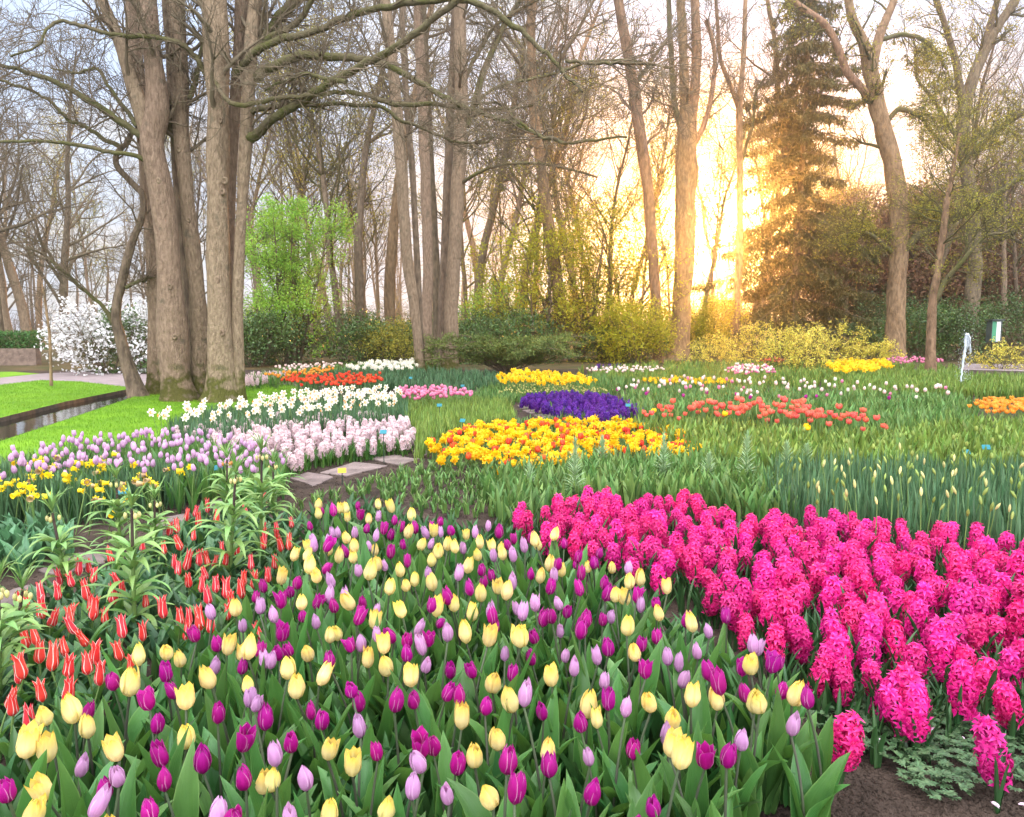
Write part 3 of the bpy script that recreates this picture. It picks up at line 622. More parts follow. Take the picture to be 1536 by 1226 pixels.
for px, Y, k in ((4, 32, 4), (44, 33, 1), (100, 36, 4), (22, 46, 1), (140, 50, 5), (-60, 40, 4), (-120, 46, 1), (225, 54, 1),
                 (395, 46, 0), (440, 52, 3), (470, 40, 5), (497, 42, 1), (517, 37, 3), (541, 36, 0), (556, 41, 5), (588, 38, 2), (420, 60, 2), (570, 60, 1), (345, 52, 1), (300, 58, 3),
                 (714, 44, 0), (737, 40, 1), (757, 52, 5), (776, 47, 2), (793, 39, 3), (812, 55, 1), (843, 36, 2), (862, 48, 5), (885, 58, 0), (905, 42, 3), (935, 50, 1), (955, 44, 5), (868, 41, 1), (722, 60, 2), (700, 52, 3),
                 (1062, 46, 5), (1170, 46, 5), (1128, 47, 1), (1150, 56, 3), (1005, 48, 5), (1048, 58, 1), (1140, 62, 0), (1165, 52, 3), (1238, 44, 2), (1262, 56, 1), (1292, 62, 3), (1385, 46, 0), (1420, 56, 3), (1500, 44, 1), (1530, 50, 3), (1560, 38, 4), (1620, 46, 0), (1476, 60, 2)):
    spots.append((px, Y, k))
for i in range(20): spots.append((wr.uniform(-150, 1700), wr.uniform(62, 95), int(wr.integers(0, 6))))
used = set()
zone = lambda px, Y: ('beyond the canal' if px < 250 else 'behind the fresh green tree' if px < 610 else 'between the juniper and the sun' if px < 1060 else 'behind the spruce' if px < 1300 else 'behind the fountain')
look = ['tall straight bare tree', 'slim pale bare tree', 'stout brown bare tree', 'slim tree in first green bud', 'low-branched dark bare tree', 'thin pole-like budding tree']
for px, Y, k in spots:
    o = protos[k] if k not in used else copy_tree(protos[k]); used.add(k)
    p = G(px, 495 + 1.5 * FPX / Y)
    x = (px - 768) / FPX * Y
    o.location = (x, Y, 0); o.rotation_euler = (wr.normal() * .02, wr.normal() * .02, wr.random() * 6.28); s = wr.uniform(.85, 1.15); o.scale = (s, s, s)
    o['label'] = look[k] + (' deep in the wood ' if Y > 58 else ' in the wood ') + zone(px, Y)
def far_wood():
    rng = np.random.default_rng(3); T = Tubes(); mb = MB()
    for i in range(240):
        a = rng.uniform(-1.1, 1.1); D = rng.uniform(105, 150); p = np.array([D * math.sin(a), D * math.cos(a), -.2])
        h = rng.uniform(14, 24); pts = p + np.column_stack([np.cumsum(rng.normal(size=6) * .3), np.cumsum(rng.normal(size=6) * .3), np.linspace(0, h, 6)])
        T.add(pts, np.linspace(rng.uniform(.12, .3), .03, 6), 5)
        for j in range(26):
            q = pts[rng.integers(1, 6)] + np.array([0, 0, rng.uniform(-2, 1)]); d = rng.normal(size=3); d[2] = abs(d[2]) * .9; d /= np.linalg.norm(d)
            L_ = rng.uniform(1.5, 5); T.add(q + d * np.array([0, .35, .7, 1])[:, None] * L_ + rng.normal(size=(4, 3)) * .15, np.array([.06, .045, .03, .02]), 3)
        for j in range(18):
            q = p + np.array([rng.normal() * 3, rng.normal() * 3, 0]); d = rng.normal(size=3) * .5; d[2] = 1; L_ = rng.uniform(1.5, 5)
            T.add(q + d * np.array([0, .35, .7, 1])[:, None] * L_, np.array([.05, .04, .03, .02]), 3)
    T.flush(mb); kind(mb.build('far_wood', M['twig']), 'stuff')
far_wood()

# ------------------------------------------------------------------ leafy trees, conifer, shrubs
def leafy(name, label, cat, px, Y, H, Wd, seed, leafm, n_leaf, ls, stems=5, bark='barkd', twig='twigg', base_h=.3, up=.10, spec=(0, 9, 6, 5), spread=.35, jit=.16, group=None, top=3, asp=.55, sub=1.0):
    rng = np.random.default_rng(seed); b = np.array([(px - 768) / FPX * Y, Y, 0.0])
    t = thing(name, label, cat, b, rng.random() * 6.28, group); T = Tubes(); tips = []; st = Tubes(); mbs = MB()
    for i in range(stems):
        a = 6.28 * i / stems + rng.random(); d = np.array([math.cos(a) * spread, math.sin(a) * spread, 1.0]) * 1.0
        if stems == 1: d = np.array([0.02, .01, 1.0])
        p0 = np.array([math.cos(a), math.sin(a), 0]) * Wd * .06; p0[2] = -.05
        k = len(tips)
        n = 9; pts = np.zeros((n, 3)); pts[0] = p0
        for q in range(1, n):
            d = d + rng.normal(size=3) * .09; d[2] += up * .6; d /= np.linalg.norm(d); pts[q] = pts[q - 1] + d * H * .8 / (n - 1)
        rad = np.linspace(max(H * .011, .012), .008, n) * (1.6 if stems == 1 else 1)
        st.add(pts, rad, 7)
        for u in rng.uniform(base_h, 1, spec[1]):
            j = min(int(u * (n - 1)), n - 2); dd = pts[j + 1] - pts[j]; dd /= np.linalg.norm(dd)
            grow(T, tips, pts[j], side_dir(dd, rng.uniform(.6, 1.25), rng), Wd * rng.uniform(.30, .52) * sub * (1.2 - .6 * u), rad[j] * .5, 2 if top == 3 else 1, top, rng, spec, wig=.16, up=up * .5, rmin=.004)
    st.flush(mbs); mbs.build('stem' if stems > 1 else 'trunk', M[bark], t)
    mb = MB(); T.flush(mb); tp = np.array(tips)
    c = tp[rng.integers(0, len(tp), n_leaf)] + rng.normal(size=(n_leaf, 3)) * jit
    c[:, 2] = np.maximum(c[:, 2], .05)
    leaf_cloud(mb, c, ls, rng, 1, asp)
    mb.build('crown', [M[twig], M[leafm]], t)
    return t
leafy('green_tree', 'fresh bright green tree in new leaf on several thin stems', 'tree', 440, 33, 8.9, 4.2, 41, 'spring', 23000, .11, stems=6, spread=.18, base_h=.16, spec=(0, 26, 7, 5), jit=.11)
for i, (px, Y, H, Wd, lb) in enumerate(((800, 35, 7.0, 5.5, 'airy olive-green young tree behind the juniper'), (862, 36, 8.5, 6, 'golden green young tree with tiers of new leaves beside it'), (915, 37, 9.5, 6.5, 'tallest golden young tree in front of the tall curving trunk'),
                                        (955, 33, 3.2, 3.0, 'small golden young tree at the foot of the curving trunk'), (1065, 40, 3.4, 3.2, 'glowing yellow young tree directly below the sun'), (740, 40, 5, 4, 'green thin young tree behind the rhododendron'))):
    leafy('young_tree', lb, 'tree', px, Y, H, Wd, 50 + i, 'gold' if i < 5 else 'spring', 6500, .13, stems=5, spread=.34, base_h=.10, spec=(0, 16, 6, 4), jit=.15, up=.06)
for i, (px, Y, H, Wd, lb) in enumerate(((1150, 33, 1.6, 5.0, 'wide pale yellow flowering shrub below the spruce'), (1235, 31, 1.9, 4.6, 'tall pale yellow flowering shrub before the gnarled tree'), (1065, 30, 1.1, 3.8, 'low pale yellow flowering shrub under the sun'), (1300, 30, 1.3, 3.0, 'small pale yellow shrub at the foot of the gnarled tree'),
                                        (1500, 28.5, 1.1, 2.6, 'sparse yellow shrub growing beside the information case'), (1195, 25, 1.2, 4.2, 'low twiggy yellow shrub standing in the tulip beds'))):
    leafy('yellow_shrub', lb, 'shrub', px, Y, H, Wd, 60 + i, 'hazel', 2600 if i != 4 else 1100, .10, stems=8, spread=1.0, base_h=.15, spec=(0, 8, 5, 3), jit=.03, up=.05, asp=.4, sub=.62)
for i, (px, Y, H, Wd, m, lb) in enumerate(((752, 33, 2.6, 3.4, 'ever', 'rounded dark rhododendron above the spreading juniper'), (720, 36, 2.0, 3.0, 'ever', 'low rhododendron behind the pale tree group'), (550, 33, 2.0, 3.0, 'ever', 'dark glossy laurel shrub between the far trunks'), (585, 32, 1.4, 3.0, 'bud', 'low light green shrub behind the cream daffodils'),
                                           (610, 34, 1.5, 3.0, 'ever', 'small laurel shrub at the foot of the tree group'), (385, 30, 2.2, 3.2, 'ever', 'dark laurel hedge shrub right behind the canal clump'), (425, 33, 2.0, 3.0, 'ever', 'dark laurel shrub under the fresh green tree'), (912, 36, 1.7, 3.0, 'ever', 'rounded laurel at the foot of the golden trees'), (960, 38, 1.6, 3.0, 'ever', 'low laurel beside the tall curving trunk'),
                                           (1290, 44, 2.0, 3.6, 'ever', 'big dark shrub between the spruce and the gnarled trunk'), (1375, 36, 2.8, 3.4, 'ever', 'dark shrub behind the thin pale-barked tree'), (1425, 37, 3.2, 4.0, 'ever', 'dark green shrub behind the fountain'), (1530, 38, 3.6, 4.5, 'ever', 'large dark shrub behind the information case'),
                                           (225, 27, 2.8, 3.2, 'ever', 'dark camellia shrub beside the white magnolia'), (655, 38, 2.2, 3.4, 'ever', 'dark laurel deep behind the tree group'), (1040, 44, 2.4, 4, 'ever', 'dark shrub behind the double-stemmed tree'), (860, 44, 2.6, 4, 'ever', 'dark shrub in the shade of the golden trees'),(500, 42, 2.6, 4, 'ever', 'dark holly deep behind the green tree'), (1340, 48, 4.5, 6, 'ever', 'tall dark evergreen deep behind the gnarled tree'), (1560, 46, 5.5, 6, 'ever', 'tall evergreen at the edge of the wood'))):
    leafy('evergreen_shrub' if m == 'ever' else 'green_shrub', lb, 'shrub', px, Y, H, Wd, 80 + i, m, 5200, .12 if m == 'ever' else .09, stems=7, spread=.7, base_h=.05, spec=(0, 10, 6, 4), jit=.16, up=.05)
leafy('magnolia', 'wide magnolia covered in white star blossom beside the canal', 'shrub', 168, 25.5, 2.9, 4.0, 110, 'magno', 4600, .11, stems=10, spread=.70, base_h=.1, spec=(0, 13, 6, 5), jit=.06, up=.05, sub=.8, asp=.7)
for i, (px, Y, H, Wd) in enumerate(((1310, 60, 14, 12), (1390, 56, 13, 12), (1240, 66, 13, 12), (1480, 60, 15, 13))):
    leafy('beech_tree', ['russet-leaved beech seen between the spruce and the gnarled trunk', 'russet-leaved beech behind the thin pale-barked tree', 'russet beech half hidden by the spruce', 'russet beech behind the dark leaning tree'][i], 'tree', px, Y, H, Wd, 120 + i, 'beech', 34000, .24, stems=5, spread=.35, base_h=.02, spec=(0, 18, 6, 5), jit=.45, up=.05)
for i, (px, Y) in enumerate(((330, 56), (480, 58), (610, 54), (760, 58), (900, 60), (1010, 66), (1110, 72), (1200, 60), (1500, 62), (1600, 58), (690, 64), (830, 66), (540, 68), (400, 70))):
    leafy('thicket_shrub', 'tangled leafless shrub in the undergrowth ' + zone(px, Y), 'shrub', px, Y, 4.2, 5.5, 140 + i, 'beech' if i % 3 == 0 else 'bud', 1500, .10, stems=11, bark='barkd', twig='twig', spread=.55, base_h=.1, spec=(0, 10, 6, 5), jit=.3, up=.05, group='bare thickets under the wood')

def juniper():
    rng = np.random.default_rng(9); Y = 25.5; b = np.array([(760 - 768) / FPX * Y, Y, 0]); t = thing('juniper', 'wide low feathery juniper spreading at the foot of the tree group', 'shrub', b)
    T = Tubes(); c = []
    for i in range(75):
        a = rng.random() * 6.28; Lx = rng.uniform(.8, 3.6); n = 8; s = np.linspace(0, 1, n)
        x = math.cos(a) * Lx * s * (1.0 if abs(math.cos(a)) > .5 else .7); y = math.sin(a) * Lx * .6 * s; z = rng.uniform(.6, 1.5) * np.sin(s * rng.uniform(1.3, 2.2)) * (1 - .15 * s)
        pts = np.column_stack([x, y, z]) + rng.normal(size=(n, 3)) * .03; T.add(pts, np.linspace(.025, .006, n), 4)
        for k in range(9):
            u = rng.uniform(.3, 1.05); j = min(int(u * 7), 6); q = pts[j] + (pts[j + 1] - pts[j]) * (u * 7 - j); c.append(q + rng.normal(size=(34, 3)) * np.array([.13, .13, .055]) + np.array([0, 0, .04]))
    mb = MB(); T.flush(mb); mb.build('stem', M['barkd'], t)
    mb = MB(); leaf_cloud(mb, np.vstack(c), .11, rng, 0, .28); mb.build('foliage', M['juni'], t)
juniper()
def spruce():
    rng = np.random.default_rng(12); Y = 41.0; b = np.array([(1186 - 768) / FPX * Y, Y, 0.0]); H = 23.5
    t = thing('spruce', 'tall drooping spruce with thin tiers beside the sun', 'tree', b)
    mb = MB(); n = 30; pth = np.column_stack([np.linspace(0, .35, n), np.zeros(n), np.linspace(-.1, H, n)]); trunk_tube(mb, pth, np.linspace(.24, .03, n), 10, .4, .05, 3); mb.build('trunk', M['barkw'], t)
    T = Tubes(); C = []
    h = 1.0
    while h < H - .3:
        f = (h / H); reach = 6.7 * (1 - f) ** .74 * (1.0 if f > .1 else .95)
        if .38 < f < .55: reach *= .72
        k = rng.integers(5, 8)
        for i in range(k):
            a = 6.28 * i / k + rng.random() * 1.2; Lx = reach * rng.uniform(.6, 1.08); n = 9; s = np.linspace(0, 1, n)
            dz = Lx * (.06 * s - .55 * s ** 1.5 + .20 * s ** 4)
            pts = np.column_stack([math.cos(a) * Lx * s, math.sin(a) * Lx * s, h + dz]); pts[:, 0] += .35 * h / H
            T.add(pts, np.linspace(.045, .010, n), 4)
            m = int(40 * Lx); u = rng.uniform(.12, 1.0, m); j = np.minimum((u * 8).astype(int), 7); q = pts[j] + (pts[j + 1] - pts[j]) * (u * 8 - j)[:, None]
            side = np.column_stack([-np.sin(a) * np.ones(m), np.cos(a) * np.ones(m), np.zeros(m)]) * rng.normal(size=m)[:, None] * .26 * Lx ** .5 * (1.15 - u)[:, None]
            q = q + side; q[:, 2] -= np.abs(rng.normal(size=m)) * .05
            for dd in (0.0, .13, .27): C.append(q + rng.normal(size=(m, 3)) * .05 - np.array([0, 0, dd]) * rng.uniform(.3, 1.2, m)[:, None])
        h += rng.uniform(.75, 1.15) * (1.2 if f < .5 else 1.0)
    mb = MB(); T.flush(mb); leaf_cloud(mb, np.vstack(C), .28, rng, 1, .26, drop=1.3); mb.build('crown', [M['barkd'], M['needle']], t)
spruce()
# hedge on its brick wall across the canal, far left
def hedge():
    Y = 31.0; x0, x1 = -26.0, (55 - 768) / FPX * Y; rng = np.random.default_rng(2)
    w_ = kind(tag(MB_box('garden_wall', (x0, Y, 0), (x1, Y + .35, .72), M['stonew']), 'low weathered garden wall under the clipped hedge', 'wall'), 'thing')
    t = thing('hedge', 'clipped green hedge growing along the low garden wall', 'hedge', ((x0 + x1) / 2, Y + .45, .70))
    mb = MB(); n = 9000; c = rng.uniform((-(x1 - x0) / 2, -.45, 0), ((x1 - x0) / 2, .45, .75), (n, 3)); leaf_cloud(mb, c, .09, rng, 0); mb.build('foliage', M['hedgeleaf'], t)
    T = Tubes(); mb = MB()
    for i in range(60):
        p = np.array([rng.uniform(-(x1 - x0) / 2, (x1 - x0) / 2), 0, -.1]); T.add(p + np.column_stack([rng.normal(size=4) * .1, rng.normal(size=4) * .1, np.linspace(0, .7, 4)]), np.array([.02, .018, .012, .006]), 4)
    T.flush(mb); mb.build('stem', M['barkd'], t)
def MB_box(name, lo, hi, m, parent=None, bev=0.0):
    mb = MB(); box(mb, lo, hi); o = mb.build(name, m, parent, smooth=False)
    if bev:
        md = o.modifiers.new('b', 'BEVEL'); md.width = bev; md.segments = 2
    return o
M['stonew'] = mat('weathered_wall', (.24, .17, .13), (.13, .09, .07), 5, .9, bump=.7, bscale=14, rnd=0, detail=8)
M['hedgeleaf'] = mat('hedge_leaf', (.06, .17, .03), (.04, .12, .02), 1, .5, trans=.2, rnd=.3, island=True)
hedge()

# ------------------------------------------------------------------ flower shapes
def tulip_bloom(mb, H=.075, Rr=.026, opn=0.0, seed=0, nu=7, nv=9, mat=0, slim=False, z0=0.0, c=(0, 0)):
    r = np.random.default_rng(seed); v = np.linspace(0, 1, nv); u = np.linspace(-1, 1, nu)
    for k in range(6):
        inner = k % 2; ph = k * math.pi / 3 + r.normal() * .08
        if slim: prof = np.interp(v, [0, .08, .25, .5, .8, 1], [.35, .8, 1, .82, .62, .72 + opn])
        else: prof = np.interp(v, [0, .06, .16, .36, .56, .78, .92, 1], [.22, .55, .82, 1.0, .97, .74 + .2 * opn, .46 + .5 * opn, .20 + .8 * opn])
        rr = Rr * prof * (.86 if inner else 1.0) * (1 + r.normal() * .05)
        hw = (R(53) if not slim else R(48)) * np.clip(1 - v ** (4.6 if not slim else 4), 0, 1) ** .70 * (.55 + .45 * np.minimum(v * 3, 1))
        hw[-1] = R(5)
        hh = H * (1 + r.normal() * .06) * (1.0 if inner == 0 else 1.02)
        a = ph + u[None] * hw[:, None]; dent = 1 - .10 * (u[None] ** 2) * np.minimum(v * 2, 1)[:, None] + .035 * np.sin(8 * v[:, None] + 5 * u[None] + r.random() * 6) * v[:, None] ** 2
        rad = rr[:, None] * dent + .05 * Rr * (1 - np.abs(u[None])) * np.sin(math.pi * v[:, None]) + .0007 * np.sin(23 * u[None] + 9 * v[:, None] + k)
        out = opn * Rr * .55 * v[:, None] ** 3 * r.uniform(.2, 1.4) + Rr * .30 * v[:, None] ** 4 * max(0.0, r.normal()) + Rr * .10 * (u[None] ** 4) * np.sin(math.pi * v[:, None])
        x = (rad + out) * np.cos(a); y = (rad + out) * np.sin(a)
        z = z0 + hh * v[:, None] * (1 - .03 * u[None] ** 2) + .0015 * np.sin(14 * u[None] + k) * v[:, None]
        V = np.stack([x + c[0], y + c[1], z + 0 * x], 2).reshape(-1, 3)
        i = np.arange(nv - 1)[:, None] * nu; j = np.arange(nu - 1)[None]
        uv = np.stack(np.broadcast_arrays(u[None] * .5 + .5, v[:, None]), 2).reshape(-1, 2)
        mb.add(V, np.stack([i + j, i + j + 1, i + nu + j + 1, i + nu + j], 2).reshape(-1, 4), mat, uv)
def stem_mesh(name, h, bend, r0, r1, m, n=7, sides=6):
    mb = MB(); T = Tubes(); s = np.linspace(0, 1, n); T.add(np.column_stack([bend[0] * s ** 2, bend[1] * s ** 2, h * s - .004]), r0 + (r1 - r0) * s, sides); T.flush(mb); return mb.mesh(name, m)
def florets(mb, n, Hs, rad, size, seed, mat=0, tip_up=.5, z0=0.0, taper=.35):
    """a hyacinth spike: star florets of six recurved petals round an axis"""
    r = np.random.default_rng(seed); i = np.arange(n); f = (i + .5) / n
    a = i * 2.39996 + r.normal(size=n) * .25; z = z0 + Hs * f + r.normal(size=n) * Hs * .015
    el = -.35 + 1.5 * np.maximum(f - .45, 0) * 1.6 + r.normal(size=n) * .30
    D = np.stack([np.cos(a) * np.cos(el), np.sin(a) * np.cos(el), np.sin(el)], 1)
    rr = rad * (1 - taper * np.maximum(f - .5, 0) * 2 - .2 * np.maximum(.2 - f, 0) * 5) * r.uniform(.72, 1.15, n)
    C = np.stack([0 * z, 0 * z, z], 1) + D * (rr * .62)[:, None]
    ref = np.array([.13, .21, 1.0]); A = np.cross(D, ref); A /= np.linalg.norm(A, axis=1, keepdims=True); B = np.cross(D, A)
    sz = size * r.uniform(.8, 1.15, n)
    V = []; F = []; U = []
    for k in range(6):
        q = k * math.pi / 3 + r.random(n) * .5; Pp = A * np.cos(q)[:, None] + B * np.sin(q)[:, None]; Q = np.cross(D, Pp)
        m = C + D * (sz * .38)[:, None] + Pp * (sz * .45)[:, None]; w = Q * (sz * .20)[:, None]
        t = C + D * (sz * r.uniform(-.25, .45, n))[:, None] + Pp * (sz * 1.0)[:, None]
        V.append(np.stack([C, m - w, t, m + w], 1)); U.append(np.tile(np.array([[.5, 0], [0, .5], [.5, 1], [1, .5]]), (n, 1)))
        # throat of the floret
    Vv = np.concatenate(V).reshape(-1, 3); b = np.arange(len(Vv) // 4) * 4
    F = np.concatenate([np.stack([b, b + 1, b + 3], 1), np.stack([b + 1, b + 2, b + 3], 1)])
    mb.add(Vv, F, mat, np.concatenate(U))
    T = Tubes(); T.add(np.array([[0, 0, z0 - .01], [0, 0, z0 + Hs * .5], [0, 0, z0 + Hs]]), np.array([rad * .20, rad * .24, rad * .08]), 7, mat); T.flush(mb)
    T = Tubes()
    for k in range(n): T.add(np.stack([np.array([0, 0, z[k]]), C[k] + D[k] * sz[k] * .3]), np.array([sz[k] * .16, sz[k] * .22]), 4, mat)
    T.flush(mb)
def star_flower(mb, c, D, size, cup, pm, cm, seed, npet=6, cl=.5):
    """daffodil bloom: six flat petals round a cup, facing D"""
    r = np.random.default_rng(seed); D = np.asarray(D, float); D = D / np.linalg.norm(D); A = np.cross(D, [.1, .2, 1.0]); A /= np.linalg.norm(A); B = np.cross(D, A); c = np.asarray(c, float)
    for k in range(npet):
        q = k * 2 * math.pi / npet + r.normal() * .08; p = A * math.cos(q) + B * math.sin(q); w = np.cross(D, p) * size * .27
        b = -D * size * r.uniform(-.05, .18)
        V = [c, c + p * size * .45 - w + D * .003, c + p * size * .85 - w * .7 + b * .6, c + p * size + b, c + p * size * .85 + w * .7 + b * .6, c + p * size * .45 + w + D * .003]
        mb.add(V, [(0, 1, 5), (2, 3, 4)], pm); mb.add(V, [(1, 2, 4, 5)], pm)
    an = np.arange(8) * math.pi / 4; ring = lambda rad, h: c + D * h + rad * (A[None] * np.cos(an)[:, None] + B[None] * np.sin(an)[:, None])
    V = np.vstack([ring(cup * .55, .001), ring(cup * .8, size * cl * .6), ring(cup * (1 + .0), size * cl)]); j = np.arange(8); j2 = (j + 1) % 8
    mb.add(V, np.concatenate([np.stack([j, j2, 8 + j2, 8 + j], 1), np.stack([8 + j, 8 + j2, 16 + j2, 16 + j], 1)]), cm)

fr = np.random.default_rng(2024)
# leaf meshes shared by all the copies
def leaf_variants(name, m, n, L, W, th, fold, wave, nu=5, nv=10, seed=0, prof=.8):
    r = np.random.default_rng(seed); o = []
    for i in range(n):
        mb = MB(); leaf_batch(mb, [[.006, 0, 0]], 0, r.uniform(*L), r.uniform(*W), r.uniform(.02, .18), r.uniform(*th), fold * r.uniform(.6, 1.3), wave, nu, nv, 0, r, prof); o.append(mb.mesh(name, m))
    return o
TL = leaf_variants('leaf', M['leaf'], 14, (.29, .42), (.062, .100), (.15, 1.0), .55, .22, 7, 12, 1)
TLs = leaf_variants('leaf', M['leaf'], 8, (.18, .26), (.040, .062), (.5, 1.5), .5, .22, 5, 10, 2)
HL = leaf_variants('leaf', M['leafd'], 8, (.17, .27), (.020, .030), (.1, .8), .75, .05, 5, 8, 3, .5)
HLg = leaf_variants('leaf', mat('green_hyacinth_leaf', (.075, .17, .035), (.055, .13, .028), 8, .4, trans=.2, rnd=.25), 6, (.15, .22), (.020, .030), (.1, .9), .7, .05, 3, 6, 4, .5)

def tulip(name, label, group, px, py, bloom, stems, leaves, hz, s, nleaf, rng, tilt=.10, zc=.035):
    """one tulip with its bloom centre at the given photo pixel: stem, flower and leaves are parts"""
    k = rng.integers(len(stems)); sm, (bx, by), sh = stems[k]; rz = rng.random() * 6.28
    p = G(px, py, (sh + zc) * s) if hz is None else np.array([px, py, 0])
    cx, cy = math.cos(rz), math.sin(rz); off = np.array([cx * bx - cy * by, cx * by + cy * bx, 0]) * s
    b = p - off; b[2] = 0
    t = thing(name, label, 'tulip', b, rz, group, s)
    link('stem', sm, t)
    f = link('flower', bloom[rng.integers(len(bloom))], t, (bx, by, sh - .003)); f.rotation_euler = (rng.normal() * tilt, rng.normal() * tilt, rng.random() * 6.28)
    q = rng.uniform(.80, 1.06); f.scale = (q, q * rng.uniform(.94, 1.06), q * rng.uniform(.92, 1.12))
    a0 = rng.random() * 6.28
    for i in range(nleaf):
        l = link('leaf', leaves[rng.integers(len(leaves))], t, (0, 0, 0)); l.rotation_euler = (rng.normal() * .06, rng.normal() * .06, a0 + i * 6.28 / nleaf + rng.normal() * .35)
        q = rng.uniform(.85, 1.12) * (1 if i < 2 else .85); l.scale = (q, q, q)
    return t
def blooms(m, n, H, Rr, op, seed, slim=False, nu=7, nv=9):
    o = []
    for i in range(n):
        mb = MB(); tulip_bloom(mb, H, Rr, op[i % len(op)], seed + i, nu, nv, 0, slim); o.append(mb.mesh('flower', m))
    return o
def stemset(m, hs, n, r0, r1, seed, bend=.03):
    r = np.random.default_rng(seed); o = []
    for i in range(n):
        h = r.uniform(*hs); b = tuple(r.normal(size=2) * bend); o.append((stem_mesh('stem', h, b, r0, r1, m), b, h))
    return o

# ------------------------------------------------------------------ the mixed tulip bed (every bloom placed where it grows)
Q = {'yellow': [
 (380, 660, "372,370 377,420 495,385 530,390 543,437 720,365 800,380 663,450 910,430 885,525 540,550 582,600 575,660 322,605 297,655 425,622 487,668 225,655 700,625 955,590 1037,515 1060,630 1115,590 1163,605 1222,535 1300,585 1295,650 1375,595 1420,610 1437,640 1020,685 1225,720 320,720 367,765 155,780 658,750 718,705 848,740 880,820 925,795 778,838 1035,820 1310,880 1405,835 1450,870 858,960 275,920 568,915 1050,960 1155,935 1258,990"),
 (760, 660, "267,535 170,570 187,590 242,712 315,738 190,775 467,720 605,725 625,875 705,800 765,790 688,895 923,835 10,870"),
 (0, 906, "960,250 1040,305 800,293 740,455 1215,405 1300,230 1380,265 1425,250 1425,440 1065,525 265,620 425,605 503,700 143,800 270,825 680,810 1068,760 265,1040 160,1200 1515,1010 1355,15"),
 (380, 906, "692,85 490,150 440,170 750,225 660,305 322,265 773,345 907,400 195,365 248,470 375,400 1225,165 1345,175 1375,435 1495,545 1195,650 1410,760 1272,850 425,810 568,900 103,1000 755,1150 430,1190 1380,1075 1515,170"),
 (760, 906, "80,180 690,120 880,40 1075,100 743,260 262,410 45,545 830,545 1060,515 1212,535 1405,335 1425,545 520,645 465,580 950,645 940,800 990,860 230,830"),
 (1136, 906, "200,510 15,550")],
'purple': [
 (380, 660, "397,395 460,400 598,370 617,425 333,485 648,500 745,500 785,540 810,455 845,490 932,500 1073,460 1020,485 1138,505 863,590 537,635 787,640 410,595 885,685 400,715 252,810 62,825 213,850 158,915 348,915 467,940 590,1000 627,925 1307,730 1370,765 1325,805 1250,838 1410,520 1470,590 1500,560 1125,890 1015,935 1380,1000 10,890 297,870"),
 (760, 660, "15,575 330,585 140,560 40,560 408,660 500,690 530,640 398,700 425,765 140,755 293,700 240,835 425,840 560,810 563,870 745,880 860,910"),
 (0, 906, "1128,155 1250,215 655,430 953,385 1490,255 1385,345 1000,475 857,535 900,675 1248,612 1388,765 1165,890 935,855 945,1000 1410,985 605,1040 45,1045 865,1155 490,610 1320,1215 1520,650"),
 (380, 906, "158,150 148,260 210,245 35,255 435,300 562,215 595,45 290,45 805,160 880,190 880,265 1060,85 1385,115 1000,190 1128,365 1265,360 1485,380 1098,485 1183,510 1330,560 570,460 613,555 808,545 925,520 85,650 335,600 395,640 220,765 713,820 965,790 1035,790 1160,900 1455,890 1500,1050"),
 (760, 906, "165,170 205,70 262,50 345,25 420,140 450,75 550,75 585,230 770,210 865,175 1030,75 1265,60 30,380 148,290 798,365 1170,375 1230,450 1355,355 585,530 213,595 430,665 245,915 725,805 1140,865 1265,850 60,1050 480,1060 848,1140 15,890 1380,495 1520,330"),
 (1136, 906, "115,320 130,480 295,525")],
'lilac': [
 (380, 660, "715,430 350,550 352,595 460,525 490,520 582,525 700,540 1003,525 1078,520 1013,590 1350,490 1275,530 1205,610 1385,655 1497,650 605,740 760,705 1000,750 455,800 435,885 527,875 1175,755 1490,810 37,940 1520,950 1368,980 705,970 430,565 670,600"),
 (760, 660, "40,645 105,600 275,770 35,810 700,725 310,920 165,925 770,940"),
 (0, 906, "1220,30 1395,105 1220,345 1435,520 452,910 680,958 515,1135 1240,1200 1525,300"),
 (380, 906, "125,55 362,90 95,305 617,215 712,155 930,125 975,230 1115,150 1445,270 983,330 615,695 130,845 305,990 912,1030 1125,1055 975,870 225,1215 5,540"),
 (760, 906, "88,35 310,140 335,280 385,345 525,285 598,60 925,290 1100,255 990,330 1005,420 1165,140 1425,230 560,415 680,575 100,510 480,850 925,750 1345,760 5,280"),
 (1136, 906, "197,680 5,240")]}
MIX = []
for c_, rows in Q.items():
    seen_ = []
    for ox, oy, s_ in rows:
        for w_ in s_.split():
            a, b = map(float, w_.split(',')); q = (ox + a / 3.83, oy + b / 3.83)
            if all(abs(q[0] - e[0]) + abs(q[1] - e[1]) > 7 for e in seen_): seen_.append(q)
    MIX += [(c_, *q) for q in seen_]
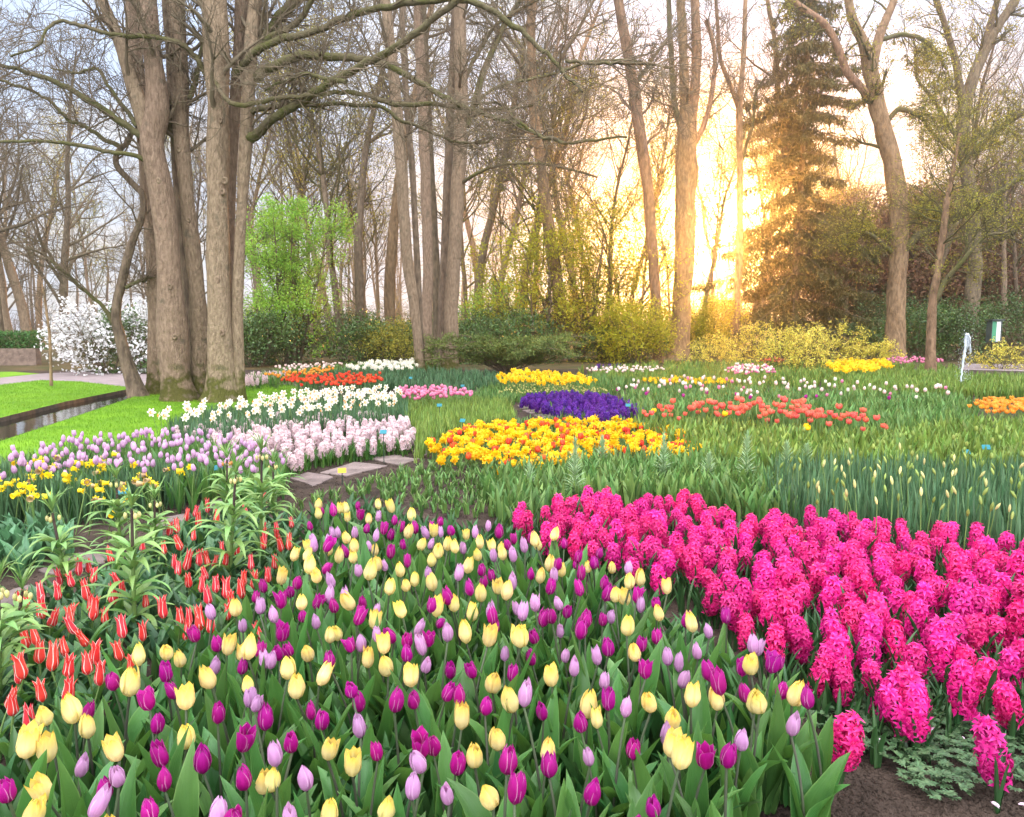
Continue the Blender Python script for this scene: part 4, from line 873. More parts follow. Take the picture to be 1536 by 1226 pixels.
# a few more just outside the lower edge of the picture, so that the bed does not stop at the frame
for i in range(46): MIX.append((('yellow', 'purple', 'lilac')[i % 3], fr.uniform(-120, 1130), fr.uniform(1240, 1420)))
TB = {'yellow': blooms(M['yellow'], 9, .073, .0235, (0, .06, .16, 0, .36, .04, .12, .48, .02), 11), 'purple': blooms(M['purple'], 9, .064, .0205, (0, .05, .2, 0, .1, .5, .03, .75, .0), 31), 'lilac': blooms(M['lilac'], 7, .064, .0185, (0, .05, .2, 0, .1), 51)}
TS = stemset(M['stem'], (.31, .41), 12, .0042, .0036, 5, .045)
MIX.sort(key=lambda e: -e[2])
vis = [e for e in MIX if e[2] < 1232]
rowof = {}
for i in range(0, len(vis), 13):
    for k, e in enumerate(sorted(vis[i:i + 13], key=lambda e: e[1])): rowof[e] = (i // 13, k)
look = {'yellow': ('pale yellow', 'creamy yellow', 'butter yellow'), 'purple': ('deep purple', 'dark magenta', 'rich purple'), 'lilac': ('pale lilac', 'soft lilac', 'dusky lilac')}
for i, e in enumerate(MIX):
    c_ = e[0]; nm = c_ + '_tulip'
    if e in rowof and rowof[e][0] < 15:
        rw, k = rowof[e]; lb = '%s tulip, %s bloom from the left in the %s row from the front' % (look[c_][0], ordw(k), ordw(rw))
    else:
        where = 'at the back of the mixed bed near the stepping stones' if e[1] < 640 else 'at the back of the mixed bed near the pink hyacinths'
        if e not in rowof: where = 'at the very front edge of the mixed bed'
        lb = 'small %s tulip %s' % (look[c_][0], where)
    zc = .036
    tulip(nm, lb, c_ + ' tulips of the mixed bed', e[1], e[2], TB[c_], TS, TL, None, fr.uniform(.94, 1.10), 4, fr, .17, zc)
mixed_px = [(-200, 1400), (-120, 1130), (60, 1085), (190, 1000), (300, 930), (405, 870), (455, 790), (480, 755), (570, 750), (660, 775), (760, 790), (830, 850), (960, 880), (1060, 935), (1110, 985), (1200, 1040), (1215, 1110), (1130, 1150), (1090, 1240), (1150, 1400)]
def bed_leaves(name, px, z, s, m, L, W, th=(.2, 1.0), n=3, seed=0, fold=.5, wave=.15, nu=3, nv=6, jit=.45, prof=.8, smax=None, th0=(.02, .3)):
    r = np.random.default_rng(seed); p = scatter(px, z, s, r, jit)
    if smax and len(p) * n > smax: p = p[r.permutation(len(p))[:smax // n]]
    b = np.repeat(z3(p), n, 0); k = len(b); b[:, :2] += r.normal(size=(k, 2)) * .012
    mb = MB(); leaf_batch(mb, b, r.random(k) * 6.28, r.uniform(*L, k), r.uniform(*W, k), r.uniform(*th0, k), r.uniform(*th, k), fold, wave, nu, nv, 0, r, prof)
    return kind(mb.build(name, m), 'stuff')
bed_leaves('tulip_foliage', mixed_px, .22, .085, mat('under_leaf', (.045, .125, .030), (.030, .088, .023), 4, .42, trans=.22, rnd=.3, island=True, spec=.4), (.20, .32), (.045, .075), n=2, seed=3, nu=5, nv=8)

# ------------------------------------------------------------------ red striped tulips
RB = blooms(M['redst'], 6, .094, .0200, (0, .1, .25, .05, .35, .15), 71, slim=True)
RS = stemset(M['stemg'], (.15, .21), 6, .0042, .0036, 8, .02)
RED = [(0 + float(a) / 3.83, 906 + float(b) / 3.83) for a, b in (w.split(',') for w in "240,30 285,85 400,45 430,115 495,185 600,60 530,40 155,190 210,180 222,280 293,318 375,240 385,350 540,285 500,345 570,410 105,400 240,500 380,490 70,565 165,665 690,260 705,140 760,330 820,160 935,30 1035,70 1085,70 1070,160 1150,95 1210,110 1305,40 40,540 130,360".split())]
RED += [(float(a) / 3.83, 660 + float(b) / 3.83) for a, b in (w.split(',') for w in "1068,435 1118,410 1140,460 1192,385 1015,500 1110,545 1040,590 968,510 1065,700 1085,795 1020,740 1145,680 1195,680 1155,830 1195,895 1275,620 1290,680 1240,830 1300,860 1355,620 1225,700 1410,395 1510,530 1515,590 1455,810 820,605 640,660 680,790 650,890 835,920 450,735 510,720 530,780 415,800 345,790 330,875 235,870 500,870 520,940 545,980 130,930 150,910 240,970 290,1020 400,1010 1395,800 1385,860 1500,1100 700,840 1330,900 1180,760 1240,440 1440,700 1000,700 945,620".split())]
RED += [(380 + float(a) / 3.83, 660 + float(b) / 3.83) for a, b in (w.split(',') for w in "220,470 57,505 57,570 135,500 140,540 160,600 205,590 125,700 85,770 10,820 60,330".split())]
RED = [q for i, q in enumerate(RED) if all(abs(q[0] - e[0]) + abs(q[1] - e[1]) > 5 for e in RED[:i])]
RED.sort(key=lambda e: -e[1])
for i, (a, b) in enumerate(RED):
    rw, k = i // 9, sorted(RED[i // 9 * 9:i // 9 * 9 + 9]).index((a, b))
    tulip('striped_tulip', 'white-edged red tulip, %s from the left in the %s row from the front' % (ordw(k), ordw(rw)), 'red and white striped tulips', a, b, RB, RS, TLs, None, fr.uniform(.9, 1.1), 3, fr, .14, .04)
red_px = [(-150, 1130), (-100, 940), (40, 905), (120, 868), (210, 815), (300, 775), (390, 762), (455, 785), (430, 850), (340, 905), (270, 950), (150, 1030), (60, 1085)]
bed_leaves('striped_tulip_foliage', red_px, .12, .10, mat('broad_leaf', (.070, .160, .062), (.050, .120, .050), 4, .45, trans=.22, rnd=.3, island=True, spec=.4), (.14, .24), (.035, .06), (.5, 1.5), n=3, seed=4, nu=5, nv=8)

def clods():
    r = np.random.default_rng(91); mb = MB(); p = np.vstack([strew([(1080, 1260), (1200, 1120), (1290, 1140), (1420, 1200), (1600, 1150), (1640, 1260)], 0, 2600, r), strew([(-150, 960), (0, 890), (120, 820), (280, 745), (430, 700), (640, 668), (660, 690), (500, 740), (300, 800), (60, 900)], 0, 2600, r), strew([(560, 760), (700, 700), (780, 770), (640, 790)], 0, 1200, r)])
    n = len(p); sz = .004 + .016 * r.random(n) ** 3; o = np.array([(1, 0, 0), (0, 1, 0), (-1, 0, 0), (0, -1, 0), (0, 0, 1), (0, 0, -1)], float)
    V = z3(p, .002)[:, None] + o[None] * sz[:, None, None] * r.uniform(.5, 1.3, (n, 6, 1)) * np.array([1, 1, .7]); f = np.array([(0, 1, 4), (1, 2, 4), (2, 3, 4), (3, 0, 4), (1, 0, 5), (2, 1, 5), (3, 2, 5), (0, 3, 5)])
    mb.add(V.reshape(-1, 3), (f[None] + (np.arange(n) * 6)[:, None, None]).reshape(-1, 3)); kind(mb.build('soil_crumbs', M['soil'], smooth=False), 'stuff')
clods()

# ------------------------------------------------------------------ crown imperials past flowering
def fritillary(label, px, py, ptop, seed, lean=0.0, wid=1.0):
    r = np.random.default_rng(seed); b = G(px, py, 0); Y = b[1]; top = P(ptop[0], ptop[1], Y - .02)
    H = top[2]; t = thing('crown_imperial', label, 'fritillary', b, 0, 'crown imperials among the striped tulips')
    dx = (top - b)[0]; ax = lambda f: np.array([dx * f ** 1.2, 0, H * f])
    n = 9; s = np.linspace(0, 1, n)
    T = Tubes(); T.add(np.array([ax(f) for f in s * .66]), np.linspace(.0125, .0085, n), 8); mb = MB(); T.flush(mb); mb.build('stem', M['stemg'], t)
    T = Tubes(); T.add(np.array([ax(.655 + f * .285) for f in s]), np.linspace(.0080, .0062, n), 8); mb = MB(); T.flush(mb); mb.build('flower_stalk', M['stemp'], t)
    for j, f in enumerate((.16, .29, .41, .52, .60, .655)):
        mb = MB(); m = int(r.integers(6, 8)); base = np.repeat(ax(f)[None], m, 0); base[:, 2] += r.normal(size=m) * .014
        Lm = (.31 - .18 * abs(f - .40)) * H / .72 * wid
        leaf_batch(mb, base, np.arange(m) * 6.28 / m + r.random() * 6 + r.normal(size=m) * .2, r.uniform(.72, 1.08, m) * Lm, r.uniform(.027, .042, m), r.uniform(.6, 1.0, m), r.uniform(1.9, 2.8, m), .35, .25, 5, 12, 0, r, .85)
        mb.build('leaf_whorl', M['leaff'], t)
    mb = MB(); m = 15; base = np.repeat(ax(.95)[None], m, 0)
    leaf_batch(mb, base, r.random(m) * 6.28, r.uniform(.09, .19, m) * wid, r.uniform(.010, .016, m), r.uniform(.0, .7, m), r.uniform(.3, 2.1, m), .4, .1, 3, 8, 0, r)
    mb.build('leaf_tuft', M['leaff'], t)
    for k in range(4):
        a = k * 1.57 + r.random(); mb = MB(); c0 = ax(.93); d = np.array([math.cos(a), math.sin(a), 0])
        T = Tubes(); T.add(np.array([c0, c0 + d * .018 + [0, 0, .006], c0 + d * .030 - [0, 0, .010]]), np.array([.002, .002, .002]), 5, 1); T.flush(mb)
        T = Tubes(); q = c0 + d * .030 - np.array([0, 0, .008]); T.add(q - np.array([0, 0, 1]) * (np.array([0, .006, .016, .026, .032])[:, None]), np.array([.002, .008, .0095, .008, .002]), 8, 0); T.flush(mb)
        mb.build('seed_pod', [M['paleb'] if seed % 3 else M['rust'], M['stemg']], t)
M['rust'] = mat('rusty_faded_bell', (.48, .20, .05), (.34, .12, .03), 10, .6, rnd=.1)
for a in (('largest crown imperial, dark bare stalk above drooping leaf whorls in front of the striped tulips', 203, 965, (194, 752), 1),
          ('slim crown imperial leaning over the stone beside the first striped tulips', 104, 912, (73, 762), 2),
          ('dark-topped crown imperial standing before the withered daffodils', 182, 850, (171, 712), 4),
          ('small crown imperial with pale pods just behind the largest one', 232, 852, (230, 745), 5),
          ('tall crown imperial with a dark stalk in the middle of the striped tulips', 345, 890, (352, 702), 7),
          ('crown imperial with rusty faded bells near the lavender tulips', 341, 800, (339, 683), 3),
          ('crown imperial at the corner of the path by the pale hyacinths', 392, 855, (391, 668), 8),
          ('small crown imperial rising behind the corner one by the stone path', 412, 790, (408, 690), 10),
          ('crown imperial cut by the picture edge with broad drooping leaves', 0, 1075, (-8, 870), 11),
          ('crown imperial at the edge whose leaves hang over the striped tulips', 22, 1010, (30, 880), 13)):
    fritillary(*a)

# ------------------------------------------------------------------ deep pink hyacinths
def spikes(m, n, nf, Hs, rad, size, seed, taper=.35):
    o = []
    for i in range(n):
        mb = MB(); florets(mb, nf + (i % 3) * 3, Hs * (1 + .06 * (i % 3 - 1)), rad, size, seed + i, 0, taper=taper); o.append(mb.mesh('flower_spike', m))
    return o
PH = spikes(M['pink'], 8, 50, .138, .053, .031, 5, .45)
PS = stemset(mat('hyacinth_stem', (.05, .09, .03), (.07, .03, .04), 6, .5, rnd=.2), (.085, .12), 4, .007, .006, 9, .012)
def hyacinth(label, group, x, y, spk, stems, leaves, s, nl, rng, name='pink_hyacinth', tilt=.18):
    k = rng.integers(len(stems)); sm, (bx, by), sh = stems[k]
    t = thing(name, label, 'hyacinth', (x, y, 0), rng.random() * 6.28, group, s)
    link('stem', sm, t); f = link('flower_spike', spk[rng.integers(len(spk))], t, (bx, by, sh)); f.rotation_euler = (rng.normal() * tilt, rng.normal() * tilt, rng.random() * 6.28)
    q = rng.uniform(.88, 1.1); f.scale = (q * rng.uniform(.92, 1.08), q, q * rng.uniform(.88, 1.08))
    for i in range(nl):
        l = link('leaf', leaves[rng.integers(len(leaves))], t, (.004, 0, 0)); l.rotation_euler = (0, 0, i * 6.28 / nl + rng.normal() * .4); q = rng.uniform(.8, 1.1); l.scale = (q, q, q)
pink_px = [(735, 782), (760, 772), (835, 765), (870, 750), (900, 745), (935, 758), (1040, 752), (1100, 780), (1190, 778), (1290, 782), (1400, 795), (1450, 800), (1500, 815), (1580, 800), (1640, 900), (1640, 1070), (1560, 1075), (1490, 1045), (1440, 1040), (1400, 1075), (1340, 1085), (1290, 1075), (1240, 1040), (1180, 990), (1120, 945), (1080, 900), (1000, 870), (960, 850), (880, 830), (800, 810)]
HZ = .185
pk = list(map(tuple, scatter(pink_px, HZ, .110, np.random.default_rng(44), .42, 298)))
for a, b in ((1500, 1135), (1262, 1105)): pk.append(tuple(G(a, b, HZ)[:2]))
pk.sort(key=lambda q: q[1])
for i, (x, y) in enumerate(pk):
    rw = i // 12; k = sorted(pk[rw * 12:rw * 12 + 12]).index((x, y))
    lb = 'deep pink hyacinth, %s from the left in the %s row from the front' % (ordw(k), ordw(rw)) if rw < 12 else 'deep pink hyacinth massed at the back of the bed before the daffodil leaves'
    hyacinth(lb, 'deep pink hyacinths', x, y, PH, PS, HL, fr.uniform(.92, 1.14), 5, fr)
ground_px = [(1090, 960), (1210, 1000), (1230, 1110), (1270, 1150), (1340, 1165), (1480, 1160), (1600, 1130), (1600, 1000), (1420, 1000), (1330, 960)]
bed_leaves('hyacinth_foliage', pink_px, HZ, .085, mat('dark_strap_leaf', (.038, .100, .028), (.025, .070, .020), 4, .42, trans=.15, rnd=.3, island=True, spec=.45), (.14, .22), (.018, .028), (.1, .9), n=3, seed=6, fold=.7, nu=3, nv=6, prof=.5)
def anemones():
    r = np.random.default_rng(8)
    p = scatter([(1215, 1090), (1235, 1040), (1330, 1010), (1600, 1000), (1600, 1190), (1480, 1185), (1420, 1205), (1370, 1200), (1340, 1150), (1290, 1140)], 0.03, .041, r, .5)
    mb = MB(); C = []
    for q in p:
        for k in range(3):
            a0 = r.random() * 6.28; h = r.uniform(.03, .075); c = np.array([*q, h]) + np.array([math.cos(a0), math.sin(a0), 0]) * .02
            m = 7; az = a0 + np.linspace(-1.6, 1.6, m)
            leaf_batch(mb, np.repeat(c[None], m, 0), az, r.uniform(.018, .030, m), r.uniform(.007, .011, m), 1.2 + r.normal() * .15, 1.7, .2, .3, 3, 5, 0, r, .7)
    kind(mb.build('anemone_leaves', M['fern']), 'stuff')
    for a, b in ((1323, 1117), (1397, 1098), (1436, 1108), (1443, 1122), (1455, 1145), (1221, 1071), (1323, 976), (1486, 973), (1488, 1203), (1260, 956), (1280, 1066), (1424, 1020), (1412, 1016), (1506, 1110), (1352, 1004), (1528, 1207)):
        mb = MB(); q = G(a, b, .055); h = r.random() * 6.28
        for k in range(4): leaf_batch(mb, [q], h + r.normal() * .25, .026, .012, 1.3 + r.normal() * .3, 1.5 + r.normal() * .2, .4, .1, 3, 5, 0, r, .6)
        tag(mb.build('fallen_petal', M['petal']), 'pale lilac fallen petal lying among the anemone leaves', 'petal', 'fallen petals under the hyacinths')
anemones()

# ------------------------------------------------------------------ beds of the middle distance
LB = blooms(M['laven'], 5, .066, .0205, (0, .1, .0, .2, .05), 91, nu=5, nv=7)
LS = stemset(M['stemg'], (.33, .41), 5, .004, .0036, 12)
TLm = leaf_variants('leaf', M['leaf'], 6, (.26, .36), (.045, .065), (.2, .8), .5, .1, 3, 6, 21)
lav_px = [(-200, 712), (0, 682), (60, 664), (150, 652), (235, 644), (330, 652), (400, 664), (432, 684), (420, 702), (350, 705), (280, 700), (150, 702), (0, 714), (-200, 742)]
pts = scatter(lav_px, .40, .105, fr, .42, 290); pts = pts[np.argsort(pts[:, 1])]
for i, (x, y) in enumerate(pts):
    where = 'behind the withered yellow daffodils' if i < 130 else 'at the edge of the bright lawn' if x < -2.6 else 'beside the pale pink hyacinths'
    tulip('lavender_tulip', 'lavender tulip ' + where, 'lavender tulips by the lawn', x, y, LB, LS, TLm, 0, fr.uniform(.92, 1.1), 2, fr, .12, .036)
bed_leaves('lavender_tulip_leaves', lav_px, .3, .10, M['leafs'], (.22, .34), (.03, .05), (.1, .7), n=2, seed=13)

def flower_mesh(name, kindm, pm, seed, h=.38, **k):
    """one whole small flower as a single mesh: bloom and stem"""
    mb = MB(); r = np.random.default_rng(seed); T = Tubes(); b = r.normal(size=2) * .02; s = np.linspace(0, 1, 4)
    T.add(np.column_stack([b[0] * s ** 2, b[1] * s ** 2, h * s]), np.full(4, k.get('sr', .004)), 4, 1)
    if kindm == 'tulip': tulip_bloom(mb, k.get('H', .065), k.get('R', .026), k.get('opn', r.uniform(0, .4)), seed, 4, 6, 0, False, h - .004, b)
    elif kindm == 'hyacinth':
        florets(mb, k.get('n', 34), k.get('H', .14), k.get('R', .045), k.get('size', .026), seed, 0, z0=h)
        mb.V[-1][:, :] += 0
    elif kindm == 'daffodil':
        D = (r.normal() * .25, -1, r.uniform(-.15, .35)); star_flower(mb, (b[0], b[1] - .012, h), D, k.get('size', .042), k.get('cup', .011), 0, 2, seed, cl=k.get('cl', .45))
        for e in range(k.get('extra', 0)):
            a = r.random() * 6.28; star_flower(mb, (b[0] + math.cos(a) * .035, b[1] + math.sin(a) * .035, h - r.uniform(-.01, .04)), (math.cos(a), math.sin(a) - .5, r.uniform(-.2, .5)), k.get('size', .042), k.get('cup', .011), 0, 2, seed + 50 + e, cl=k.get('cl', .45))
    T.flush(mb)
    return mb.mesh(name, [pm, M['stemg'], k.get('cm', pm)])
def variants(count_, *a, **k): return [flower_mesh(a[0], a[1], a[2], a[3] + i, **k) for i in range(count_)]
def bed(name, label, cat, group, meshes, pts, rz=3.14, s=(.9, 1.12), tilt=.10, zoff=0.0):
    for x, y in pts:
        o = link(name, meshes[fr.integers(len(meshes))], None, (x, y, zoff), (fr.normal() * tilt, fr.normal() * tilt, fr.uniform(-rz, rz)), fr.uniform(*s))
        tag(o, label if isinstance(label, str) else label(x, y), cat, group)

# withered daffodils
wd_px = [(-200, 735), (0, 693), (100, 688), (200, 690), (295, 700), (290, 715), (230, 742), (120, 748), (0, 748), (-200, 790)]
DW = [flower_mesh('withered_daffodil', 'daffodil', M['lemon'], 300 + i, h=.33, size=.028, cup=.020, cl=1.5, cm=M['lemon'] if i % 3 else M['buff']) for i in range(6)]
bed('withered_daffodil', lambda x, y: 'fading yellow daffodil nodding over blue-green leaves ' + ('next to the path' if y < 6.2 else 'against the lavender tulips'), 'daffodil', 'fading daffodils by the path', DW, scatter(wd_px, .34, .155, fr, .45, 110), rz=1.6, tilt=.2, s=(.9, 1.2))
bed_leaves('daffodil_leaves', [(-250, 760), (0, 722), (150, 718), (300, 718), (312, 728), (270, 738), (200, 752), (100, 764), (0, 768), (-250, 840)], .14, .050, M['leafb'], (.28, .42), (.012, .019), (.05, .45), n=2, seed=14, fold=.3, nu=2, nv=5, prof=.35)
bed_leaves('tulip_leaves', [(-150, 830), (0, 795), (60, 785), (105, 790), (120, 812), (80, 835), (20, 845), (-150, 900)], .10, .12, mat('blue_grey_leaf', (.10, .23, .10), (.07, .17, .07), 4, .45, trans=.2, rnd=.25, island=True), (.17, .27), (.05, .085), (.2, 1.1), n=4, seed=15, nu=5, nv=8, wave=.3)
# pale pink hyacinths
ph_px = [(262, 652), (300, 640), (400, 634), (500, 628), (560, 626), (605, 630), (622, 645), (616, 662), (560, 668), (500, 674), (440, 690), (400, 672), (330, 662)]
BH = spikes(M['pinkb'], 5, 40, .135, .048, .026, 105, .25)
BS = stemset(M['stemg'], (.08, .11), 4, .007, .006, 19, .01)
pts = scatter([(a, b + (4 if b > 655 else -2)) for a, b in ph_px], .17, .108, fr, .36, 280)
for x, y in pts:
    hyacinth('pale pink hyacinth ' + ('in the front rank beside the stepping stones' if y < 8.3 else 'in the thick of the pale bed' if y < 9.6 else 'along the back below the white daffodils'), 'pale pink hyacinths', x, y, BH, BS, HLg, fr.uniform(.9, 1.12), 3, fr, 'pale_hyacinth', .08)
bed_leaves('pale_hyacinth_leaves', [(300, 668), (430, 688), (520, 672), (616, 661), (626, 648), (612, 670), (520, 683), (440, 697), (380, 697)], .10, .075, mat('fresh_strap_leaf', (.085, .20, .035), (.06, .15, .025), 4, .42, trans=.22, rnd=.3, island=True), (.14, .22), (.018, .028), (.1, 1.1), n=4, seed=16, fold=.6, prof=.5)
# white daffodils with orange cups
wn_px = [(228, 628), (262, 612), (330, 602), (420, 592), (470, 584), (560, 580), (606, 586), (612, 600), (560, 606), (500, 614), (400, 618), (330, 622), (270, 630)]
WN = variants(6, 'white_daffodil', 'daffodil', M['white'], 400, h=.42, size=.054, cup=.017, cl=.28, cm=M['cup'])
bed('white_daffodil', lambda x, y: 'white daffodil with an orange cup ' + ('at the foot of the great tree clump' if x < -3.6 else 'behind the pale pink hyacinths' if y < 11.5 else 'near the rose pink tulips'), 'daffodil', 'white daffodils before the lawn', WN, scatter(wn_px, .43, .15, fr, .42, 190), rz=1.0, s=(.9, 1.15))
bed_leaves('white_daffodil_leaves', [(250, 640), (300, 618), (420, 606), (500, 600), (610, 600), (612, 622), (540, 632), (400, 640), (290, 655)], .22, .062, M['leafb'], (.26, .40), (.012, .020), (.05, .45), n=2, seed=17, fold=.3, nu=2, nv=5, prof=.35)
# yellow and red rock bed
yr_px = [(642, 662), (672, 645), (730, 634), (800, 630), (880, 628), (950, 634), (1010, 644), (1048, 660), (1052, 676), (1000, 682), (920, 682), (860, 688), (830, 702), (760, 700), (690, 690), (650, 682)]
YN = variants(6, 'small_daffodil', 'daffodil', M['daff'], 450, h=.20, size=.040, cup=.012, cl=.8, cm=M['daff'], extra=4)
bed('small_daffodil', lambda x, y: 'small bright yellow daffodil ' + ('spilling over beside the stepping stones' if x < -.75 else 'in front among pale lily shoots' if y < 8 else 'near the violet hyacinths' if y > 9.3 else 'in the middle of the yellow and red bed'), 'daffodil', 'small yellow daffodils of the round bed', YN, scatter(yr_px, .20, .105, fr, .42, 299), rz=1.5, tilt=.25, s=(.85, 1.25))
RT = variants(4, 'red_tulip', 'tulip', M['red'], 480, h=.165, H=.065, R=.028, opn=.4)
bed('red_tulip', lambda x, y: 'orange-red tulip among the small daffodils ' + ('towards the lily shoots' if y < 8.4 else 'towards the violet hyacinths'), 'tulip', 'orange-red tulips of the round bed', RT, scatter(yr_px, .19, .27, fr, .48, 120), s=(.85, 1.2))
bed_leaves('round_bed_leaves', yr_px, .08, .09, M['leafs'], (.12, .22), (.010, .018), (.1, 1.0), n=3, seed=18, nu=2, nv=5, prof=.5)
# violet hyacinths
vh_px = [(778, 600), (792, 591), (830, 587), (880, 588), (920, 592), (950, 602), (966, 610), (952, 618), (915, 624), (890, 628), (850, 618), (812, 608)]
VH = variants(5, 'violet_hyacinth', 'hyacinth', M['violet'], 500, h=.09, n=40, H=.13, R=.046, size=.027, sr=.006)
bed('violet_hyacinth', lambda x, y: 'deep violet hyacinth ' + ('along the stepping stones' if x < 1.0 else 'at the front of the violet bed above the yellow one' if y < 12 else 'at the back of the violet bed'), 'hyacinth', 'violet hyacinths', VH, scatter(vh_px, .22, .125, fr, .38, 260))
bed_leaves('violet_hyacinth_leaves', [(815, 603), (852, 610), (890, 622), (940, 618), (970, 612), (960, 626), (880, 636), (830, 622)], .10, .11, M['leafs'], (.14, .22), (.018, .028), (.1, .9), n=3, seed=19, prof=.5)
# coral tulips
co_px = [(942, 618), (1010, 610), (1060, 606), (1110, 604), (1200, 608), (1260, 618), (1325, 628), (1335, 636), (1290, 640), (1200, 634), (1130, 628), (1060, 622), (980, 622)]
CT = variants(5, 'coral_tulip', 'tulip', M['coral'], 520, h=.38, H=.062, R=.034, opn=.5)
bed('coral_tulip', lambda x, y: 'open coral red tulip ' + ('beside the violet hyacinths' if x < 2.4 else 'in the drift towards the fountain' if x > 4.2 else 'in the middle of the coral drift'), 'tulip', 'coral tulips', CT, scatter(co_px, .40, .20, fr, .48, 150), s=(.85, 1.25))
YT = variants(3, 'golden_tulip', 'tulip', M['daff'], 530, h=.38, H=.06, R=.034, opn=.4)
for a, b in ((985, 617), (1058, 613), (1092, 625), (1203, 640), (1212, 636), (1260, 626), (1285, 625), (1075, 618)):
    q = G(a, b, .40); bed('golden_tulip', 'round golden tulip standing alone among the coral tulips', 'tulip', 'golden tulips among the coral ones', YT, [q[:2]])
# blush and white tulips in a loose row
bw_px = [(925, 586), (940, 572), (1050, 566), (1200, 572), (1300, 575), (1430, 582), (1430, 596), (1300, 590), (1150, 592), (1030, 590)]
BW = variants(3, 'blush_tulip', 'tulip', M['blush'], 540, h=.42, H=.07, R=.026) + variants(1, 'blush_tulip', 'tulip', M['rose'], 546, h=.40) + variants(1, 'blush_tulip', 'tulip', M['white'], 548, h=.42)
bed('blush_tulip', lambda x, y: 'blush white tulip scattered in green leaves ' + ('behind the violet hyacinths' if x < 4 else 'below the yellow shrubs' if x < 8 else 'before the thin pale-barked tree'), 'tulip', 'scattered blush tulips', BW, scatter(bw_px, .44, .40, fr, .5, 110), s=(.9, 1.2))
PT = variants(2, 'plum_tulip', 'tulip', M['purple'], 550, h=.36)
for a, b in ((923, 585), (965, 591), (976, 588), (1024, 594), (1058, 592), (1108, 590), (1124, 599), (1210, 596), (1218, 592), (1335, 598)):
    q = G(a, b, .38); bed('plum_tulip', 'plum purple tulip among the scattered blush tulips', 'tulip', 'plum tulips among the blush ones', PT, [q[:2]])
# further beds
def strip(name, label, cat, kindm, m, px, z, sp, seed, lim=90, **k):
    v = variants(3, name, kindm, m, seed, **k)
    bed(name, label, cat, label.split(' ', 1)[1] if ' ' in label else None, v, scatter(px, z, sp, fr, .45, lim), rz=1.2 if kindm == 'daffodil' else 3.1)
strip('yellow_daffodil', 'tall yellow daffodil massed below the spreading juniper', 'daffodil', 'daffodil', M['daff'], [(745, 562), (770, 556), (840, 558), (890, 566), (898, 572), (850, 573), (780, 571), (748, 570)], .42, .21, 600, 130, h=.42, size=.060, cup=.018, cl=.7, extra=1)
strip('rose_tulip', 'rose pink tulip in the narrow drift by the white daffodils', 'tulip', 'tulip', M['rose'], [(596, 584), (640, 580), (700, 586), (712, 592), (660, 597), (610, 596)], .36, .15, 610, 140, h=.34, R=.03)
strip('flame_tulip', 'flame orange tulip in the long bed behind the lawn', 'tulip', 'tulip', M['red'], [(412, 568), (450, 562), (520, 560), (575, 562), (576, 573), (520, 578), (440, 574)], .36, .23, 620, 170, h=.34, R=.034, opn=.4)
strip('amber_tulip', 'amber yellow tulip beside the flame orange ones', 'tulip', 'tulip', M['orange'], [(400, 563), (470, 553), (500, 551), (500, 557), (430, 565), (408, 568)], .36, .26, 625, 60, h=.34, R=.034)
strip('cream_daffodil', 'cream white daffodil in the far bed at the wood edge', 'daffodil', 'daffodil', M['white'], [(520, 548), (560, 541), (622, 540), (624, 551), (570, 554), (520, 552)], .40, .30, 630, 170, h=.40, size=.065, cup=.02)
strip('peach_tulip', 'peach pink tulip in the far bed under the laurels', 'tulip', 'tulip', M['blush'], [(408, 552), (440, 547), (490, 544), (520, 545), (500, 550), (430, 556)], .38, .30, 640, 60, h=.36, R=.036)
strip('lilac_hyacinth', 'lilac pink hyacinth along the lawn edge behind the clump', 'hyacinth', 'hyacinth', M['pinkb'], [(356, 568), (380, 560), (430, 556), (428, 562), (390, 570), (360, 575)], .25, .15, 650, 150, h=.13, n=22, H=.13)
strip('white_tulip', 'white tulip of the far oval bed near the golden trees', 'tulip', 'tulip', M['blush'], [(880, 553), (920, 550), (990, 551), (996, 556), (930, 558), (885, 557)], .3, .30, 660, 110, h=.28, R=.04)
strip('blue_hyacinth', 'blue grape hyacinth behind the far oval bed', 'hyacinth', 'hyacinth', M['violet'], [(890, 549), (935, 547), (936, 550), (892, 552)], .2, .35, 665, 40, h=.12, n=20)
strip('candy_tulip', 'pink and white tulip in the bed under the yellow shrubs', 'tulip', 'tulip', M['rose'], [(1085, 553), (1110, 547), (1150, 549), (1165, 558), (1110, 562)], .36, .26, 670, 60, h=.34, R=.036)
strip('ivory_tulip', 'ivory tulip mixed into the pink bed under the yellow shrubs', 'tulip', 'tulip', M['white'], [(1085, 553), (1110, 547), (1150, 549), (1165, 558), (1110, 562)], .36, .30, 672, 50, h=.36, R=.036)
strip('low_daffodil', 'low yellow daffodil in the thin line below the yellow shrubs', 'daffodil', 'daffodil', M['daff'], [(965, 568), (1040, 566), (1100, 569), (1095, 574), (1020, 573), (970, 572)], .25, .22, 675, 110, h=.25, size=.05, cup=.015, cl=.7)
strip('gold_daffodil', 'golden daffodil clump between the yellow shrubs and the thin tree', 'daffodil', 'daffodil', M['daff'], [(1238, 546), (1262, 540), (1330, 541), (1345, 550), (1300, 556), (1240, 554)], .42, .28, 680, 130, h=.42, size=.075, cup=.02, cl=.7, extra=1)
strip('shell_tulip', 'shell pink tulip bed beyond the golden daffodils', 'tulip', 'tulip', M['rose'], [(1322, 540), (1350, 535), (1410, 538), (1412, 544), (1350, 545)], .38, .32, 685, 90, h=.36, R=.04)
strip('salmon_tulip', 'salmon tulip glowing under the spruce', 'tulip', 'tulip', M['coral'], [(1130, 541), (1160, 537), (1180, 540), (1170, 545)], .38, .32, 688, 40, h=.36, R=.04)
